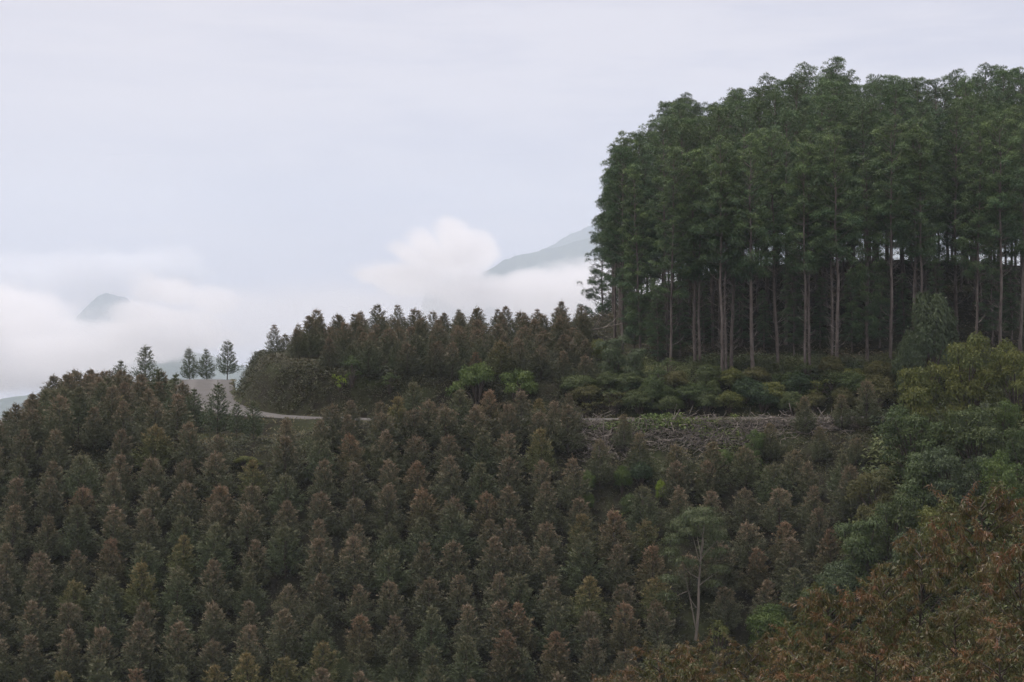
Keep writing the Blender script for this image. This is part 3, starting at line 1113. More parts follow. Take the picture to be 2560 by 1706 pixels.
# ------------------------------------------------------------------ single shrubs and native trees
M_TINT = {"green": (0.85, 0.98, 0.72, 0.6), "bright": (1.0, 1.2, 0.72, 0.8), "lime": (1.9, 2.2, 0.6, 1.0), "olive": (1.22, 1.14, 0.70, 1.0), "grey": (0.95, 1.0, 1.0, 0.3),
          "dark": (0.62, 0.8, 0.72, 0.3), "brown": (1.25, 1.0, 0.85, 0.7), "mid": (0.95, 1.0, 0.78, 0.6)}
SHRUBS = [
    # photo x of the centre, photo y of the foot, distance or None for the ground hit, kind, width m, height m, colour, name, label
    (1195, 1005, None, "mound", 6.0, 4.2, "bright", "creeper_mound", "bright green creeper-covered heap at the mound's foot, larger half"),
    (1290, 1000, None, "mound", 5.6, 3.6, "bright", "creeper_mound", "bright green creeper heap trailing behind the larger creeper-covered heap"),
    (1636, 1022, None, "dome", 2.9, 3.6, "green", "round_bush", "round glossy green bush alone on the bank under the pines"),
    (1540, 960, None, "column", 3.0, 5.2, "grey", "vine_bush", "tall grey-green vine-hung bush at the left corner of the pines"),
    (1585, 965, None, "column", 2.6, 4.0, "grey", "vine_bush", "second grey-green vine-hung bush, right beside the taller one"),
    (1492, 920, None, "dome", 2.4, 3.3, "olive", "round_bush", "yellow-green rounded bush left of the vine-hung bushes"),
    (1672, 955, None, "wisp", 3.2, 2.6, "mid", "broadleaf_shrub", "pale loose shrub below the reddish pine trunks"),
    (1795, 975, None, "wisp", 2.2, 2.6, "mid", "broadleaf_shrub", "upright leafy shrub before the triple pine trunks"),
    (1960, 985, None, "mound", 3.8, 2.6, "green", "bank_bush", "green spreading bush on the bank below the fan-limbed pine"),
    (2085, 990, None, "mound", 4.2, 2.8, "mid", "bank_bush", "dull green spreading bush on the bank above the brush piles"),
    (2200, 1010, None, "dome", 3.2, 2.6, "brown", "round_bush", "rust-brown bush at the right end of the bank"),
    (880, 968, None, "wisp", 2.8, 3.2, "green", "broadleaf_shrub", "light green star-leaved shrub above the road cutting"),
    (850, 985, None, "wisp", 2.0, 2.4, "lime", "broadleaf_shrub", "bright yellow-green sprig on the fern bank above the road"),
    (975, 985, None, "wisp", 2.4, 2.2, "green", "broadleaf_shrub", "low green shrub on the cutting edge beside young trees"),
    (1770, 1000, None, "mound", 3.6, 2.4, "mid", "bank_bush", "dull green bush on the bank right of the round glossy bush"),
    (1880, 1005, None, "mound", 3.8, 2.5, "dark", "bank_bush", "dark green bush in the middle of the bank under the pines"),
    # green regrowth below the brush piles
    (1470, 1235, None, "dome", 1.8, 2.2, "bright", "regrowth_bush", "bright green bush below the brush piles, leftmost of its kind"),
    (1470, 1280, None, "dome", 1.5, 1.7, "bright", "regrowth_bush", "small bright green bush just under the leftmost bright bush"),
    (1555, 1235, None, "dome", 2.0, 2.6, "bright", "regrowth_bush", "fresh green bush among young trees below the brush piles"),
    (1575, 1300, None, "dome", 2.2, 2.4, "green", "regrowth_bush", "green bush low among young trees under the fresh green bush"),
    (1652, 1260, None, "dome", 1.2, 2.2, "lime", "regrowth_bush", "narrow lime-yellow bush, the brightest on the slope"),
    (1800, 1180, None, "dome", 2.6, 2.2, "bright", "regrowth_bush", "light green bush under the pale fallen branch"),
    (1885, 1160, None, "crowns", 2.8, 3.6, "bright", "regrowth_bush", "upright bright green shrub right of the brush piles"),
    (1600, 1215, None, "dome", 2.4, 2.4, "dark", "regrowth_bush", "dark green bush in the shade below the brush piles"),
    (615, 1170, None, "mound", 3.4, 1.1, "olive", "grass_hump", "low olive grass hump among the young trees below the bend"),
    # the native thicket on the right
    (2330, 930, 200, "dome", 5.2, 6.5, "grey", "native_tree", "grey-green rounded tree standing against the dark pine trunks"),
    (2275, 935, 198, "dome", 3.4, 4.4, "grey", "native_tree", "smaller grey-green tree at the left foot of the rounded one"),
    (2420, 1060, 184, "crowns", 6.4, 7.4, "olive", "native_tree", "large olive-yellow tree in front of the right pines"),
    (2545, 1060, 182, "crowns", 5.6, 6.6, "olive", "native_tree", "olive-yellow tree cut by the right edge, beside the large olive one"),
    (2310, 1085, 184, "crowns", 5.4, 6.0, "olive", "native_tree", "yellow-crested tree just below the large olive-yellow one"),
    (2440, 1190, None, "crowns", 6.0, 6.4, "mid", "native_tree", "dull green tree under the olive trees, nearest the right edge"),
    (2500, 1130, None, "crowns", 3.8, 4.6, "bright", "native_tree", "small blue-green umbrella-topped tree within the right thicket"),
    (2285, 1200, None, "crowns", 6.6, 6.6, "green", "native_tree", "broad green domed tree at the thicket's left edge below the road"),
    (2390, 1310, None, "crowns", 6.2, 6.6, "grey", "native_tree", "grey-green tree in the middle of the thicket, right of a vine column"),
    (2300, 1330, None, "column", 3.6, 6.4, "green", "vine_tree", "tall green vine-wrapped trunk in the middle of the thicket"),
    (2520, 1330, None, "crowns", 5.0, 6.6, "bright", "native_tree", "glossy pale green tree at the right edge above the rusty saplings"),
    (2555, 1220, None, "crowns", 4.0, 5.4, "green", "native_tree", "green tree at the right edge behind the glossy one"),
    (2190, 1330, None, "crowns", 4.8, 5.6, "brown", "native_tree", "brownish thin-leaved tree at the thicket's left edge"),
    (2230, 1420, None, "crowns", 5.6, 6.4, "mid", "native_tree", "mid green tree below the brownish one, thicket's left side"),
    (2370, 1440, None, "crowns", 5.8, 6.2, "olive", "native_tree", "olive tree low in the thicket behind the rusty saplings"),
    (2160, 1480, None, "column", 3.4, 6.0, "green", "vine_tree", "leaning vine-covered green tree low on the thicket's left"),
    (2300, 1500, None, "crowns", 5.8, 5.8, "grey", "native_tree", "dusky grey-green tree just above the tallest rusty saplings"),
    (2090, 1560, None, "dome", 4.4, 4.6, "grey", "native_tree", "grey-green round tree left of the vine-covered leaning tree"),
    (2050, 1600, None, "crowns", 4.6, 5.0, "mid", "native_tree", "mid green tree between round bushes above the rusty saplings"),
    (1922, 1650, None, "dome", 4.6, 4.8, "bright", "round_bush", "bright green domed bush behind the rusty saplings"),
    (2010, 1680, None, "crowns", 3.8, 4.4, "green", "native_tree", "green tree right behind the bright domed bush"),
    (1800, 1665, None, "wisp", 3.2, 4.0, "olive", "broadleaf_shrub", "sparse yellowish shrub between the slender tree and the domed bush"),
    (1680, 1725, 158, "dome", 3.2, 3.4, "green", "round_bush", "green bush at the foot of the slender pale-trunked tree"),
    (1945, 1720, None, "wisp", 3.6, 4.2, "olive", "broadleaf_shrub", "yellow-green shrub poking above the rusty saplings"),
    (1545, 1760, 152, "crowns", 4.2, 5.0, "lime", "round_bush", "yellow-green bush at the bottom edge, left of the rusty saplings"),
]
r = np.random.default_rng(71)
for (px, py, dist, kind, w, hgt, colr, name, lab) in SHRUBS:
    if px > 2030:
        hgt, w = hgt * 1.12, w * 1.06
    if dist is None:
        p = hit(px, py)
    else:
        d = ray(px, py)
        p = np.array([d[0] / d[1] * dist, dist, 0.0])
        p[2] = h1(p[0], p[1])
        ztop = d[2] / d[1] * dist + 0.15 * hgt        # where the foot is seen: raise the crown on a taller stem when the ground lies lower
        hgt = max(hgt, min(hgt * 1.6, ztop + hgt - p[2]))
    top = {"dome": 1.75, "crowns": 2.05, "mound": 1.2, "column": 2.8, "wisp": 2.0}[kind]
    wid = {"dome": 2.1, "crowns": 2.3, "mound": 2.5, "column": 1.4, "wisp": 1.9}[kind]
    place(name, SHRUB[kind][int(r.integers(3))], p - np.array([0, 0, 0.1]), r.uniform(0, 6.28), (w / wid, w / wid, hgt / top), M_TINT[colr], lab,
          "tree" if name.endswith("tree") else "bush", {"native_tree": "native trees of the thicket", "regrowth_bush": "green regrowth below the brush piles", "bank_bush": "bushes on the bank under the pines"}.get(name))


# the continuous belt of bushes along the bank under the pines
r = np.random.default_rng(73)
for row, (py0, py1, n) in enumerate(((975, 958, 13), (1010, 990, 12), (1030, 1018, 11))):
    for j in range(n):
        px = 1425 + (j + 0.5) * 800 / n + r.normal(0, 9)
        p = hit(px, np.interp(px, [1425, 2225], [py0 + 8, py1 + 8]) + r.normal(0, 5))
        kind = r.choice(["dome", "dome", "dome", "wisp"])
        top = {"dome": 1.75, "crowns": 2.05, "wisp": 2.0}[kind]
        wid = {"dome": 2.1, "crowns": 2.3, "wisp": 1.9}[kind]
        colr = str(r.choice(["mid", "mid", "dark", "olive", "green", "brown"]))
        w, hgt = r.uniform(2.8, 4.4), r.uniform(1.9, 3.1)
        word = {"mid": "dull green", "dark": "dark green", "olive": "olive", "green": "leaf-green", "brown": "brownish"}[colr]
        place("bank_bush", SHRUB[kind][int(r.integers(3))], p - np.array([0, 0, 0.15]), r.uniform(0, 6.28), (w / wid, w / wid, hgt / top), M_TINT[colr],
              f"{word} bush on the bank under the pines, {('upper', 'middle', 'lower')[row]} belt, {ORD[j]} from left", "bush", "bushes on the bank under the pines")

# young pines and scrub standing in the shade of the stand
for j, (px, py, hgt) in enumerate([(1585, 890, 11), (1645, 915, 9), (1700, 900, 10), (1760, 880, 8), (1850, 870, 9), (1910, 880, 7), (1985, 890, 11), (2050, 870, 8), (2130, 880, 9), (2200, 870, 10), (2260, 860, 8), (2345, 870, 10), (2480, 860, 12), (2530, 850, 9)]):
    p = hit(px, py, 206, 262)
    s = hgt / 25.5
    place("pine_tree", PINE_LEAFY[j % 2], p - np.array([0, 0, 0.1]), r.uniform(0, 6.28), (s * 1.5, s * 1.5, s), (0.8, 0.85, 0.8, 0.7),
          f"small shaded pine leafy to the ground inside the stand, {ORD[j]} from the left", "pine tree", "small shaded pines inside the stand")

# ------------------------------------------------------------------ the slender pale-trunked tree
def slender_tree():
    r = np.random.default_rng(81)
    p = hit(1738, 1600, 150, 200)
    tr, cr = MB(), MB()
    st = np.array([(0, 0, -0.5), (0.25, 0, 2.2), (0.3, 0.1, 4.2), (0.42, 0, 6.2), (0.62, 0, 8.2), (0.75, 0, 9.6), (0.7, 0, 10.6)])
    tr.tube(catmull(st, 4), np.linspace(0.135, 0.025, 25), 8)
    limbs = [[(0.02, 0, 1.0), (-0.42, 0.1, 3.4), (-0.8, 0.1, 5.2), (-1.0, 0, 6.3)],
             [(0.42, 0, 6.1), (0.0, 0, 7.8), (-0.3, 0, 8.9)], [(0.35, 0, 5.0), (-0.7, 0.2, 5.7), (-1.7, 0.3, 7.4)],
             [(0.5, 0, 6.6), (1.1, 0, 7.4), (1.9, 0.1, 8.2)], [(0.3, 0, 4.4), (0.9, 0, 4.9), (1.9, 0, 5.6)], [(-0.6, 0, 4.0), (-1.5, 0, 3.6), (-2.1, 0, 3.2)],
             [(0.5, 0.2, 6.9), (0.3, 0.9, 8.2), (0.2, 1.2, 9.2)], [(0.5, -0.2, 6.9), (0.6, -0.9, 8.2), (0.3, -1.1, 9.2)], [(0.1, 0, 2.6), (-0.25, 0, 3.1), (-0.45, 0, 3.5)]]
    for l in limbs:
        c = catmull(np.array(l, float), 4)
        tr.tube(c, np.linspace(0.06 if l is limbs[0] else 0.045, 0.012, len(c)), 5)
    clumps = [(0.7, 0, 10.4, 1.0, 0.55), (-0.3, 0, 10.1, 0.95, 0.55), (1.5, 0, 9.6, 0.8, 0.5), (-1.2, 0.2, 9.3, 0.85, 0.55), (0.3, 1.0, 9.8, 0.9, 0.5), (0.4, -1.0, 9.7, 0.9, 0.5), (1.9, 0.1, 8.5, 0.7, 0.45),
              (-1.7, 0.3, 8.1, 0.85, 0.5), (-1.9, 0.2, 7.1, 0.7, 0.4), (1.2, 0.5, 8.7, 0.8, 0.45), (-0.6, -0.5, 8.8, 0.8, 0.45), (-1.1, 0, 6.4, 0.75, 0.4), (2.0, 0, 5.7, 0.8, 0.4), (2.1, 0.2, 7.2, 0.6, 0.35),
              (-2.2, 0, 4.9, 0.75, 0.4), (-2.3, 0, 3.5, 0.7, 0.45), (1.4, 0.6, 6.8, 0.6, 0.35), (-0.1, 0.3, 6.2, 0.6, 0.3), (1.5, -0.2, 4.6, 0.6, 0.3)]
    for (x, y, z, a, c) in clumps:
        puff(cr, r, (x, y, z), (a * 1.2, a * 1.2, c * 1.25), int(760 * a), 0.165, r.uniform(0.2, 0.5), 0.2, 0.25)
    o = place("slender_tree", {"trunk": tr.mesh("slender_trunk", M_pale_bark, True), "crown": cr.mesh("slender_crown", M_leaf)}, p, 0, 1.08, (1.12, 1.12, 1.05, 0.5),
              "slender pale-trunked tree with forked stem and airy crown, rising from the planted slope", "tree")


slender_tree()

# ------------------------------------------------------------------ rust-leaved saplings close to the camera
GUMS = [(2470, 1215, 40, "tallest rust-leaved sapling at the right edge of the thicket"), (2555, 1330, 36, "orange-green sapling cut by the right edge beside the tallest one"), (2330, 1330, 43, "olive-stemmed sapling just left of the tallest rusty one"),
        (2200, 1440, 41, "rust-topped sapling left of the olive-stemmed one"), (2060, 1465, 44, "red-tipped sapling with two loose leaders in front of the thicket"), (2400, 1500, 34, "low orange-leaved sapling below the tallest rusty one"),
        (1965, 1570, 43, "rusty sapling before the bright domed bush"), (1850, 1590, 41, "red-tipped sapling before the sparse yellowish shrub"), (2180, 1590, 36, "orange and green sapling low in the middle of the rusty clump"), (1760, 1600, 45, "rusty sapling hiding the foot of the slender tree"),
        (1620, 1620, 42, "outer rust-leaved sapling under the plantation rows, left end of the clump"), (2040, 1640, 35, "green-leaved low sapling at the bottom of the rusty clump"), (1720, 1660, 37, "low rusty sapling at the bottom edge near the left end"),
        (1540, 1690, 41, "small rust-topped sapling at the far left of the clump"), (2500, 1560, 30, "reddish sapling in the bottom corner, nearest of all"), (2320, 1640, 31, "dark orange sapling at the bottom edge beside the corner one"), (1880, 1690, 36, "short rusty sapling at the bottom edge before the domed bush")]
r = np.random.default_rng(91)
for i, (px, py, dist, lab) in enumerate(GUMS):
    d = ray(px, py)
    x, ztop = d[0] / d[1] * dist, d[2] / d[1] * dist
    zg = h1(x, dist)
    s = (ztop - zg) / 9.25
    b = r.uniform(0.85, 1.1)
    place("rusty_sapling", GUM[i % 4], (x, dist, zg), r.uniform(0, 6.28), (max(s, 0.75),) * 2 + (s,), (b, b, b, r.uniform(0.4, 0.9)), lab, "sapling", "rust-leaved saplings in the near corner")


# ------------------------------------------------------------------ undergrowth, grass and brush: what nobody could count
def scatter(name, mat, region, n, leaf, per, tints, seed, upright=0.6, keep=None, width=0.28, lift=0.35, var_sc=3.0):
    """tufts of fronds rooted on the ground; region = (x0, x1, y0, y1)"""
    r = np.random.default_rng(seed)
    x = r.uniform(region[0], region[1], n)
    y = r.uniform(region[2], region[3], n)
    sd, zr, hw = road_near(x, y)
    m = keep(x, y, sd, hw, r)
    x, y = x[m], y[m]
    z = height(x, y)
    k = len(x)
    P0 = np.column_stack([x, y, z])
    lf = 0.6 + 0.9 * vnoise(x / var_sc, y / var_sc, seed)
    patch = vnoise(x / 4.5, y / 4.5, seed + 3)
    mb = MB()
    for q in range(per):
        az = r.uniform(0, 6.283, k)
        D = unit(np.column_stack([np.cos(az), np.sin(az), np.full(k, upright) + r.normal(0, 0.3, k)]))
        P = P0 + r.normal(size=(k, 3)) * np.array([0.25, 0.25, 0.0]) + np.array([0, 0, 1.0]) * (r.random(k) * lift * lf)[:, None] - np.array([0, 0, 0.05])
        L_ = leaf * lf * r.uniform(0.6, 1.3, k)
        S = unit(np.cross(D, np.array([0, 0, 1.0])) + r.normal(size=(k, 3)) * 0.35)
        t = np.clip(tints[0] + (tints[1] - tints[0]) * patch + r.normal(0, 0.15, k), 0, 1)
        mb.leaves(P, D, S, L_, L_ * width, t, np.clip(0.5 + 0.5 * (patch - 0.5) + r.normal(0, 0.18, k), 0, 1), 0.35)
    o = link(name, mb.mesh(name, mat))
    return tag(o, kind="stuff")


# ferns over the mound's bank and left end
scatter("fern_undergrowth", M_fern, (-42, 12, 200, 236), 26000, 0.34, 8, (0.0, 0.6), 1, 0.9,
        lambda x, y, sd, hw, r: (sd > hw + 0.5) & ((sd - hw < 8 + 4 * r.random(len(x))) | (x < -16)) & (y < 232), 0.26, 0.5)
# taller scrub on the bank under the pines
scatter("bank_undergrowth", M_leaf, (5, 62, 196, 222), 20000, 0.30, 9, (0.0, 0.8), 2, 0.7,
        lambda x, y, sd, hw, r: (sd > hw + 1.7) & (sd - hw < 12), 0.34, 0.9)
# thin dark litter and seedlings on the forest floor
scatter("forest_undergrowth", M_fern, (10, 66, 210, 262), 6000, 0.5, 4, (0.3, 1.0), 3, 0.5, lambda x, y, sd, hw, r: sd > hw + 9, 0.24, 0.3)
# grass along the verges, spur and slope
scatter("grass", M_grass, (-56, 50, 183, 262), 26000, 0.36, 6, (0.0, 0.9), 4, 1.3,
        lambda x, y, sd, hw, r: ((sd < 0) & (-sd > hw + 0.05) & (y > edge_y(x) - 8)) | ((sd > hw) & (sd < hw + 0.9)), 0.16, 0.05)
# reddish dry grass and earth at the foot of the bank
scatter("dry_grass", M_grass, (4, 45, 192, 208), 3000, 0.42, 6, (0.9, 1.0), 5, 1.0, lambda x, y, sd, hw, r: (sd > hw + 0.1) & (sd < hw + 2.0), 0.12, 0.1)
# ragged weeds creeping over both edges of the road
scatter("road_weeds", M_grass, (-46, 48, 190, 262), 9000, 0.26, 6, (0.0, 0.7), 9, 1.2,
        lambda x, y, sd, hw, r: (np.abs(np.abs(sd) - hw + 0.1) < 0.45 * r.random(len(x))) & (vnoise(x / 1.3, y / 1.3, 12) > 0.35), 0.2, 0.08)
# rough ground cover between the rows
scatter("ground_cover", M_fern, (-56, 48, 156, 196), 26000, 0.34, 6, (0.0, 0.7), 6, 0.8, lambda x, y, sd, hw, r: (y < edge_y(x) + 1) & (sd < -hw - 0.4), 0.22, 0.25)


# leafy undergrowth closing the gaps of the native thicket
scatter("thicket_undergrowth", M_leaf, (22, 62, 135, 197), 9000, 0.6, 10, (0.0, 0.9), 7, 0.6,
        lambda x, y, sd, hw, r: (sd < -hw - 1) & (project(x, y, height(x, y))[0] > native_edge(project(x, y, height(x, y))[1]) - 30), 0.36, 1.5)


def brush():
    """cut limbs thrown down the slope below the road"""
    r = np.random.default_rng(99)
    mb = MB()
    spots = []
    for (n, cx, cy, sx, sy) in ((520, 1492, 1108, 52, 28), (150, 1560, 1070, 90, 8), (500, 1700, 1098, 75, 26), (480, 1870, 1074, 120, 18), (300, 2060, 1062, 90, 12), (160, 1800, 1112, 40, 16), (110, 1640, 1066, 160, 5)):
        for _ in range(n):
            px, py = r.normal(cx, sx), r.normal(cy, sy)
            if px < 1405 or py < (1061 if px < 1900 else 1051) or (1508 < px < 1640 and 1062 < py < 1084 and r.random() < 0.8) or (1765 < px < 1850 and 1078 < py < 1098 and r.random() < 0.7):
                continue
            spots.append((px, py))
    for (px, py) in spots:
        d = ray(px, py)
        # the slope is close to a plane: a short march is enough
        ys = np.linspace(184, 197.5, 28)
        g = height(d[0] / d[1] * ys, ys)
        k = np.nonzero(d[2] / d[1] * ys <= g)[0]
        if not len(k):
            continue
        y = ys[k[0]]
        p = np.array([d[0] / d[1] * y, y, g[k[0]] + abs(r.normal(0, 0.3))])
        ln = 0.5 + 3.0 * r.random() ** 1.6
        dr = unit(np.array([r.normal(0, 0.9), r.normal(0, 0.8), r.normal(0, 0.5)]))
        c = p + dr * np.linspace(-0.5, 0.5, 4)[:, None] * ln + r.normal(size=(4, 3)) * 0.05 * ln
        w = r.uniform(0.016, 0.052) * (2.0 if r.random() < 0.06 else 1)
        mb.tube(c, np.linspace(w, w * 0.4, 4), 4)
    tag(link("brush_debris", mb.mesh("brush_debris", M_dead, True)), kind="stuff")


brush()
# fresh green regrowth between the piles
scatter("green_regrowth", foliage("fresh_leaf", (0.075, 0.125, 0.030), (0.13, 0.16, 0.04)), (8, 26, 183, 196), 2600, 0.36, 8, (0.0, 0.9), 8, 1.0,
        lambda x, y, sd, hw, r: (sd < -hw - 0.4) & (lambda q: ((q[0] > 1505) & (q[0] < 1645) & (q[1] > 1060) & (q[1] < 1086)) | ((q[0] > 1765) & (q[0] < 1855) & (q[1] > 1076) & (q[1] < 1104)) | (vnoise(x / 2.5, y / 2.5, 77) > 0.72))(project(x, y, height(x, y))), 0.3, 0.5)


def log_thing(px, py, ln, rad, yaw, name, lab, forks=0, tilt=0.0, mat=None, lift=0.25):
    r = np.random.default_rng(int(px * 3 + py))
    p = hit(px, py, 184, 230) + np.array([0, 0, lift])
    mb = MB()
    d = np.array([math.cos(yaw) * math.cos(tilt), math.sin(yaw) * math.cos(tilt), math.sin(tilt)])
    c = d * np.linspace(-0.5, 0.5, 7)[:, None] * ln + r.normal(size=(7, 3)) * 0.02 * ln
    mb.tube(c, np.linspace(rad, rad * 0.55, 7), 7)
    for k in range(forks):
        b = c[2 + (k % 4)]
        o = unit(d * 0.5 + r.normal(size=3) * np.array([0.5, 0.2, 0.3]) + np.array([0, 0, 0.55]))
        s = np.linspace(0, 1, 4)[:, None]
        mb.tube(b + o * s * ln * r.uniform(0.25, 0.5) + np.array([0, 0, 1]) * 0.1 * ln * s ** 2, np.linspace(rad * 0.55, rad * 0.2, 4), 5)
    tag(link(name, mb.mesh(name, mat or M_pale_bark, True), None, p), lab, "branch" if forks else "log")


log_thing(1805, 1108, 2.2, 0.06, 0.1, "fallen_branch", "pale forked fallen branch at the right end of the brush piles", 3)
log_thing(1620, 1112, 1.6, 0.08, -0.2, "fallen_log", "short pale log low in the brush piles, left of the forked branch")
log_thing(1700, 1118, 1.5, 0.06, 0.4, "fallen_log", "tilted brown log between the short pale log and the forked branch", 0, 0.3)
log_thing(1540, 1107, 2.0, 0.05, -0.6, "fallen_branch", "thin pale branch lying in the left brush pile", 2, -0.3)
log_thing(1600, 1053, 4.5, 0.09, 0.03, "fallen_log", "long brown pole lying along the road edge above the green grass")
log_thing(1500, 852, 6.5, 0.10, 0.05, "fallen_tree", "dead trunk leaning across the mound beside the leftmost pines", 5, 0.2, M_dead, 1.4)
print("COUNTS slope", n_slope, "spur", n_spur, "mound", n_mound, "pines", n_pine)

# ------------------------------------------------------------------ far mountains, fog, haze
M_far = plain("far_forest", (0.035, 0.055, 0.032), (0.075, 0.10, 0.05), 0.006, 0.9)


def at(px, py, dist):
    d = ray(px, py)
    return d / d[1] * dist


def mountain(name, prof, dist, depth, base, res, seed, rough, fall):
    """a long ridge: its crest follows (photo x, photo y) pairs taken at the given distance; spurs and gullies run down both sides"""
    C = np.array([at(px, py, dist) for px, py in prof])
    nx, ny = res
    X, Y = np.meshgrid(np.linspace(C[0, 0], C[-1, 0], nx), np.linspace(dist - depth, dist + depth, ny))
    crest = np.interp(X, C[:, 0], C[:, 2])
    wob = 0.25 * depth * fbm(X / (depth * 1.3), X * 0 + seed, 3, seed)
    dy = np.abs(Y - dist - wob)
    gully = np.abs(fbm(X / (depth * 0.45), Y / (depth * 1.1), 4, seed + 9))
    Z = crest - dy * fall * (0.55 + 0.9 * gully) + rough * fbm(X / 260, Y / 260, 4, seed + 3) * np.clip(0.15 + dy / (0.25 * depth), 0, 1)
    Z = Z + 0.0011 * dist * (vnoise(X / 22, Y / 30, seed + 20) - 0.4) + 0.0016 * dist * (vnoise(X / 60, Y / 60, seed + 21) - 0.5)
    Z = np.maximum(Z, base)
    i = np.arange(ny - 1)[:, None] * nx + np.arange(nx - 1)[None]
    f = np.stack([i, i + 1, i + nx + 1, i + nx], -1).reshape(-1, 4)
    mb = MB()
    mb.add(np.stack([X, Y, Z], -1).reshape(-1, 3), f)
    return tag(link(name, mb.mesh(name, M_far)), kind="structure")


mountain("mountain_ridge", [(1060, 720), (1150, 692), (1230, 668), (1290, 640), (1330, 628), (1380, 622), (1430, 610), (1490, 596), (1600, 560), (1900, 500), (2300, 480), (2900, 520), (3300, 700)], 12500, 1500, -420, (520, 130), 3, 60, 0.75)
mountain("mountain", [(1200, 760), (1330, 645), (1400, 602), (1490, 562), (1600, 505), (1900, 490), (2400, 480), (3000, 600), (3400, 800)], 15500, 1300, -420, (420, 90), 8, 60, 0.8)
mountain("mountain_peak", [(130, 1040), (152, 860), (190, 788), (222, 752), (245, 738), (262, 731), (285, 736), (310, 746), (335, 760), (380, 800), (450, 860), (520, 950)], 13500, 900, -420, (260, 110), 11, 60, 0.8)
mountain("hill", [(-300, 1060), (100, 985), (200, 935), (260, 902), (330, 884), (420, 868), (480, 878), (560, 900), (800, 985), (1000, 1060)], 7600, 700, -420, (320, 90), 5, 24, 0.4)


def box_mesh(name, x0, x1, y0, y1, z0, z1, mat):
    mb = MB()
    v = [(x, y, z) for z in (z0, z1) for y in (y0, y1) for x in (x0, x1)]
    mb.add(v, [(0, 2, 3, 1), (4, 5, 7, 6), (0, 1, 5, 4), (2, 6, 7, 3), (0, 4, 6, 2), (1, 3, 7, 5)])
    return link(name, mb.mesh(name, mat))


def haze():
    m, N, L = new_mat("haze_air")
    out = N.new("ShaderNodeOutputMaterial")
    v = N.new("ShaderNodeVolumePrincipled")
    v.inputs["Color"].default_value = (0.82, 0.90, 1.0, 1)
    v.inputs["Density"].default_value = HAZE
    v.inputs["Anisotropy"].default_value = 0.0
    L.new(v.outputs[0], out.inputs["Volume"])
    return tag(box_mesh("haze", -17000, 17000, -3000, 17000, -1500, 1480, m), kind="stuff")


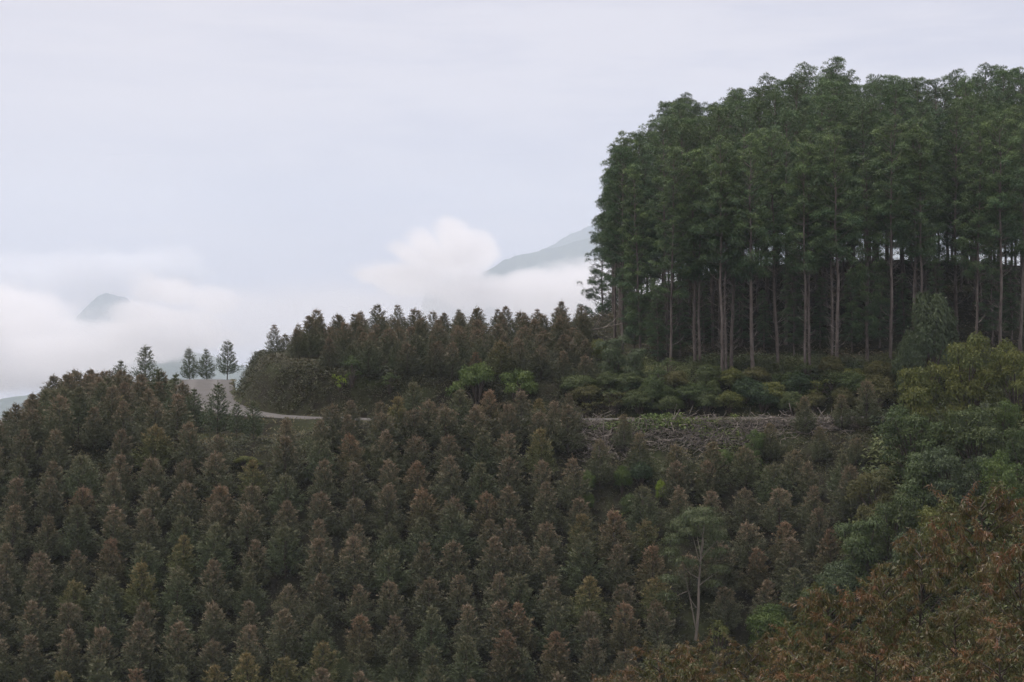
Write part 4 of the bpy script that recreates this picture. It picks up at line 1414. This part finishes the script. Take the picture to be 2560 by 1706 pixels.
def fog(name, dist, depth, x0, x1, z1, top_stops, bottom_py, blobs, dens):
    """a lit cloud bank of real volume: a layer whose top follows top_stops, plus rounded billows"""
    m, N, L = new_mat(name + "_air")
    out = N.new("ShaderNodeOutputMaterial")
    v = N.new("ShaderNodeVolumePrincipled")
    v.inputs["Color"].default_value = (0.975, 0.955, 0.935, 1)
    v.inputs["Anisotropy"].default_value = 0.0
    tc = N.new("ShaderNodeTexCoord")
    sep = N.new("ShaderNodeSeparateXYZ")
    L.new(tc.outputs["Object"], sep.inputs[0])
    X, Z = sep.outputs[0], sep.outputs[2]
    s = dist / F
    mm = lambda op, a, b=0.0: node_math(N, L, op, a, b)
    n1 = node_noise(N, L, 0.0115 / s / 1.6, 7, 0.62, stretch=(1, 0.4, 1.5))
    wob = mm('MULTIPLY', mm('SUBTRACT', n1, 0.5), 3.6)

    def blob(px, py, rx, rz):
        c = at(px, py, dist)
        dx = mm('DIVIDE', mm('SUBTRACT', X, float(c[0])), rx * s)
        dz = mm('DIVIDE', mm('SUBTRACT', Z, float(c[2])), rz * s)
        r = mm('SQRT', mm('ADD', mm('MULTIPLY', dx, dx), mm('MULTIPLY', dz, dz)))
        return mm('ADD', mm('SUBTRACT', 1.0, r), mm('MULTIPLY', wob, 0.75))
    shapes = [blob(*q) for q in blobs]
    layer = None
    if top_stops:
        xa, xb = float(at(top_stops[0][0], 900, dist)[0]), float(at(top_stops[-1][0], 900, dist)[0])
        cr = N.new("ShaderNodeValToRGB")
        cr.color_ramp.interpolation = 'EASE'
        els = cr.color_ramp.elements
        for k, (px, py) in enumerate(top_stops):
            t = (float(at(px, 900, dist)[0]) - xa) / (xb - xa)
            e = els[k] if k < 2 else els.new(t)
            e.position = t
            g = (py - 500) / 500
            e.color = (g, g, g, 1)
        L.new(node_range(N, L, X, xa, xb), cr.inputs[0])
        toppy = mm('ADD', mm('MULTIPLY', cr.outputs[0], 500.0), 500.0)
        topz = mm('MULTIPLY', mm('SUBTRACT', 900.0, toppy), s)
        w = 40.0 * s
        top = mm('ADD', mm('DIVIDE', mm('SUBTRACT', topz, Z), w), mm('MULTIPLY', wob, 0.7))
        bot = mm('ADD', mm('DIVIDE', mm('SUBTRACT', Z, (900.0 - bottom_py) * s), w), mm('MULTIPLY', wob, 1.2))
        layer = mm('MINIMUM', top, bot)
    d = shapes[0]
    for q in shapes[1:]:
        d = mm('MAXIMUM', d, q)
    dn = node_range(N, L, d, 0.0, 0.5, 0.0, dens)
    if layer is not None:
        dn = mm('MAXIMUM', dn, node_range(N, L, layer, 0.0, 1.0, 0.0, dens * 0.12))
    L.new(dn, v.inputs["Density"])
    L.new(v.outputs[0], out.inputs["Volume"])
    return tag(box_mesh(name, x0, x1, dist - depth, dist + depth, -400 if top_stops else 0, z1, m), kind="stuff")


HAZE, FOG = 0.00009, 0.006
haze()
fog("fog", 6000, 800, -2400, 1700, 560,
    [(-600, 705), (0, 715), (60, 728), (130, 775), (190, 806), (260, 802), (330, 776), (400, 745), (470, 712), (520, 705), (640, 716), (900, 705), (1100, 694), (1200, 700), (1290, 712), (1380, 704), (1490, 680), (2400, 640)], 905,
    [(1075, 628, 40, 26), (1142, 612, 46, 36), (1195, 634, 50, 26), (1040, 652, 34, 16), (1130, 664, 96, 24), (1020, 706, 110, 24), (1330, 742, 190, 42), (1480, 740, 160, 60), (1200, 735, 120, 36),
     (-40, 780, 170, 62), (60, 815, 110, 48), (180, 885, 150, 44), (300, 872, 120, 36), (432, 800, 54, 40), (468, 740, 44, 38), (120, 930, 190, 50), (420, 840, 120, 40)], FOG)
fog("cloud_bank", 15800, 700, -5200, -1700, 1300, None, 0, [(60, 730, 260, 80), (260, 690, 170, 62), (400, 690, 120, 70), (120, 800, 260, 60)], FOG * 0.8)
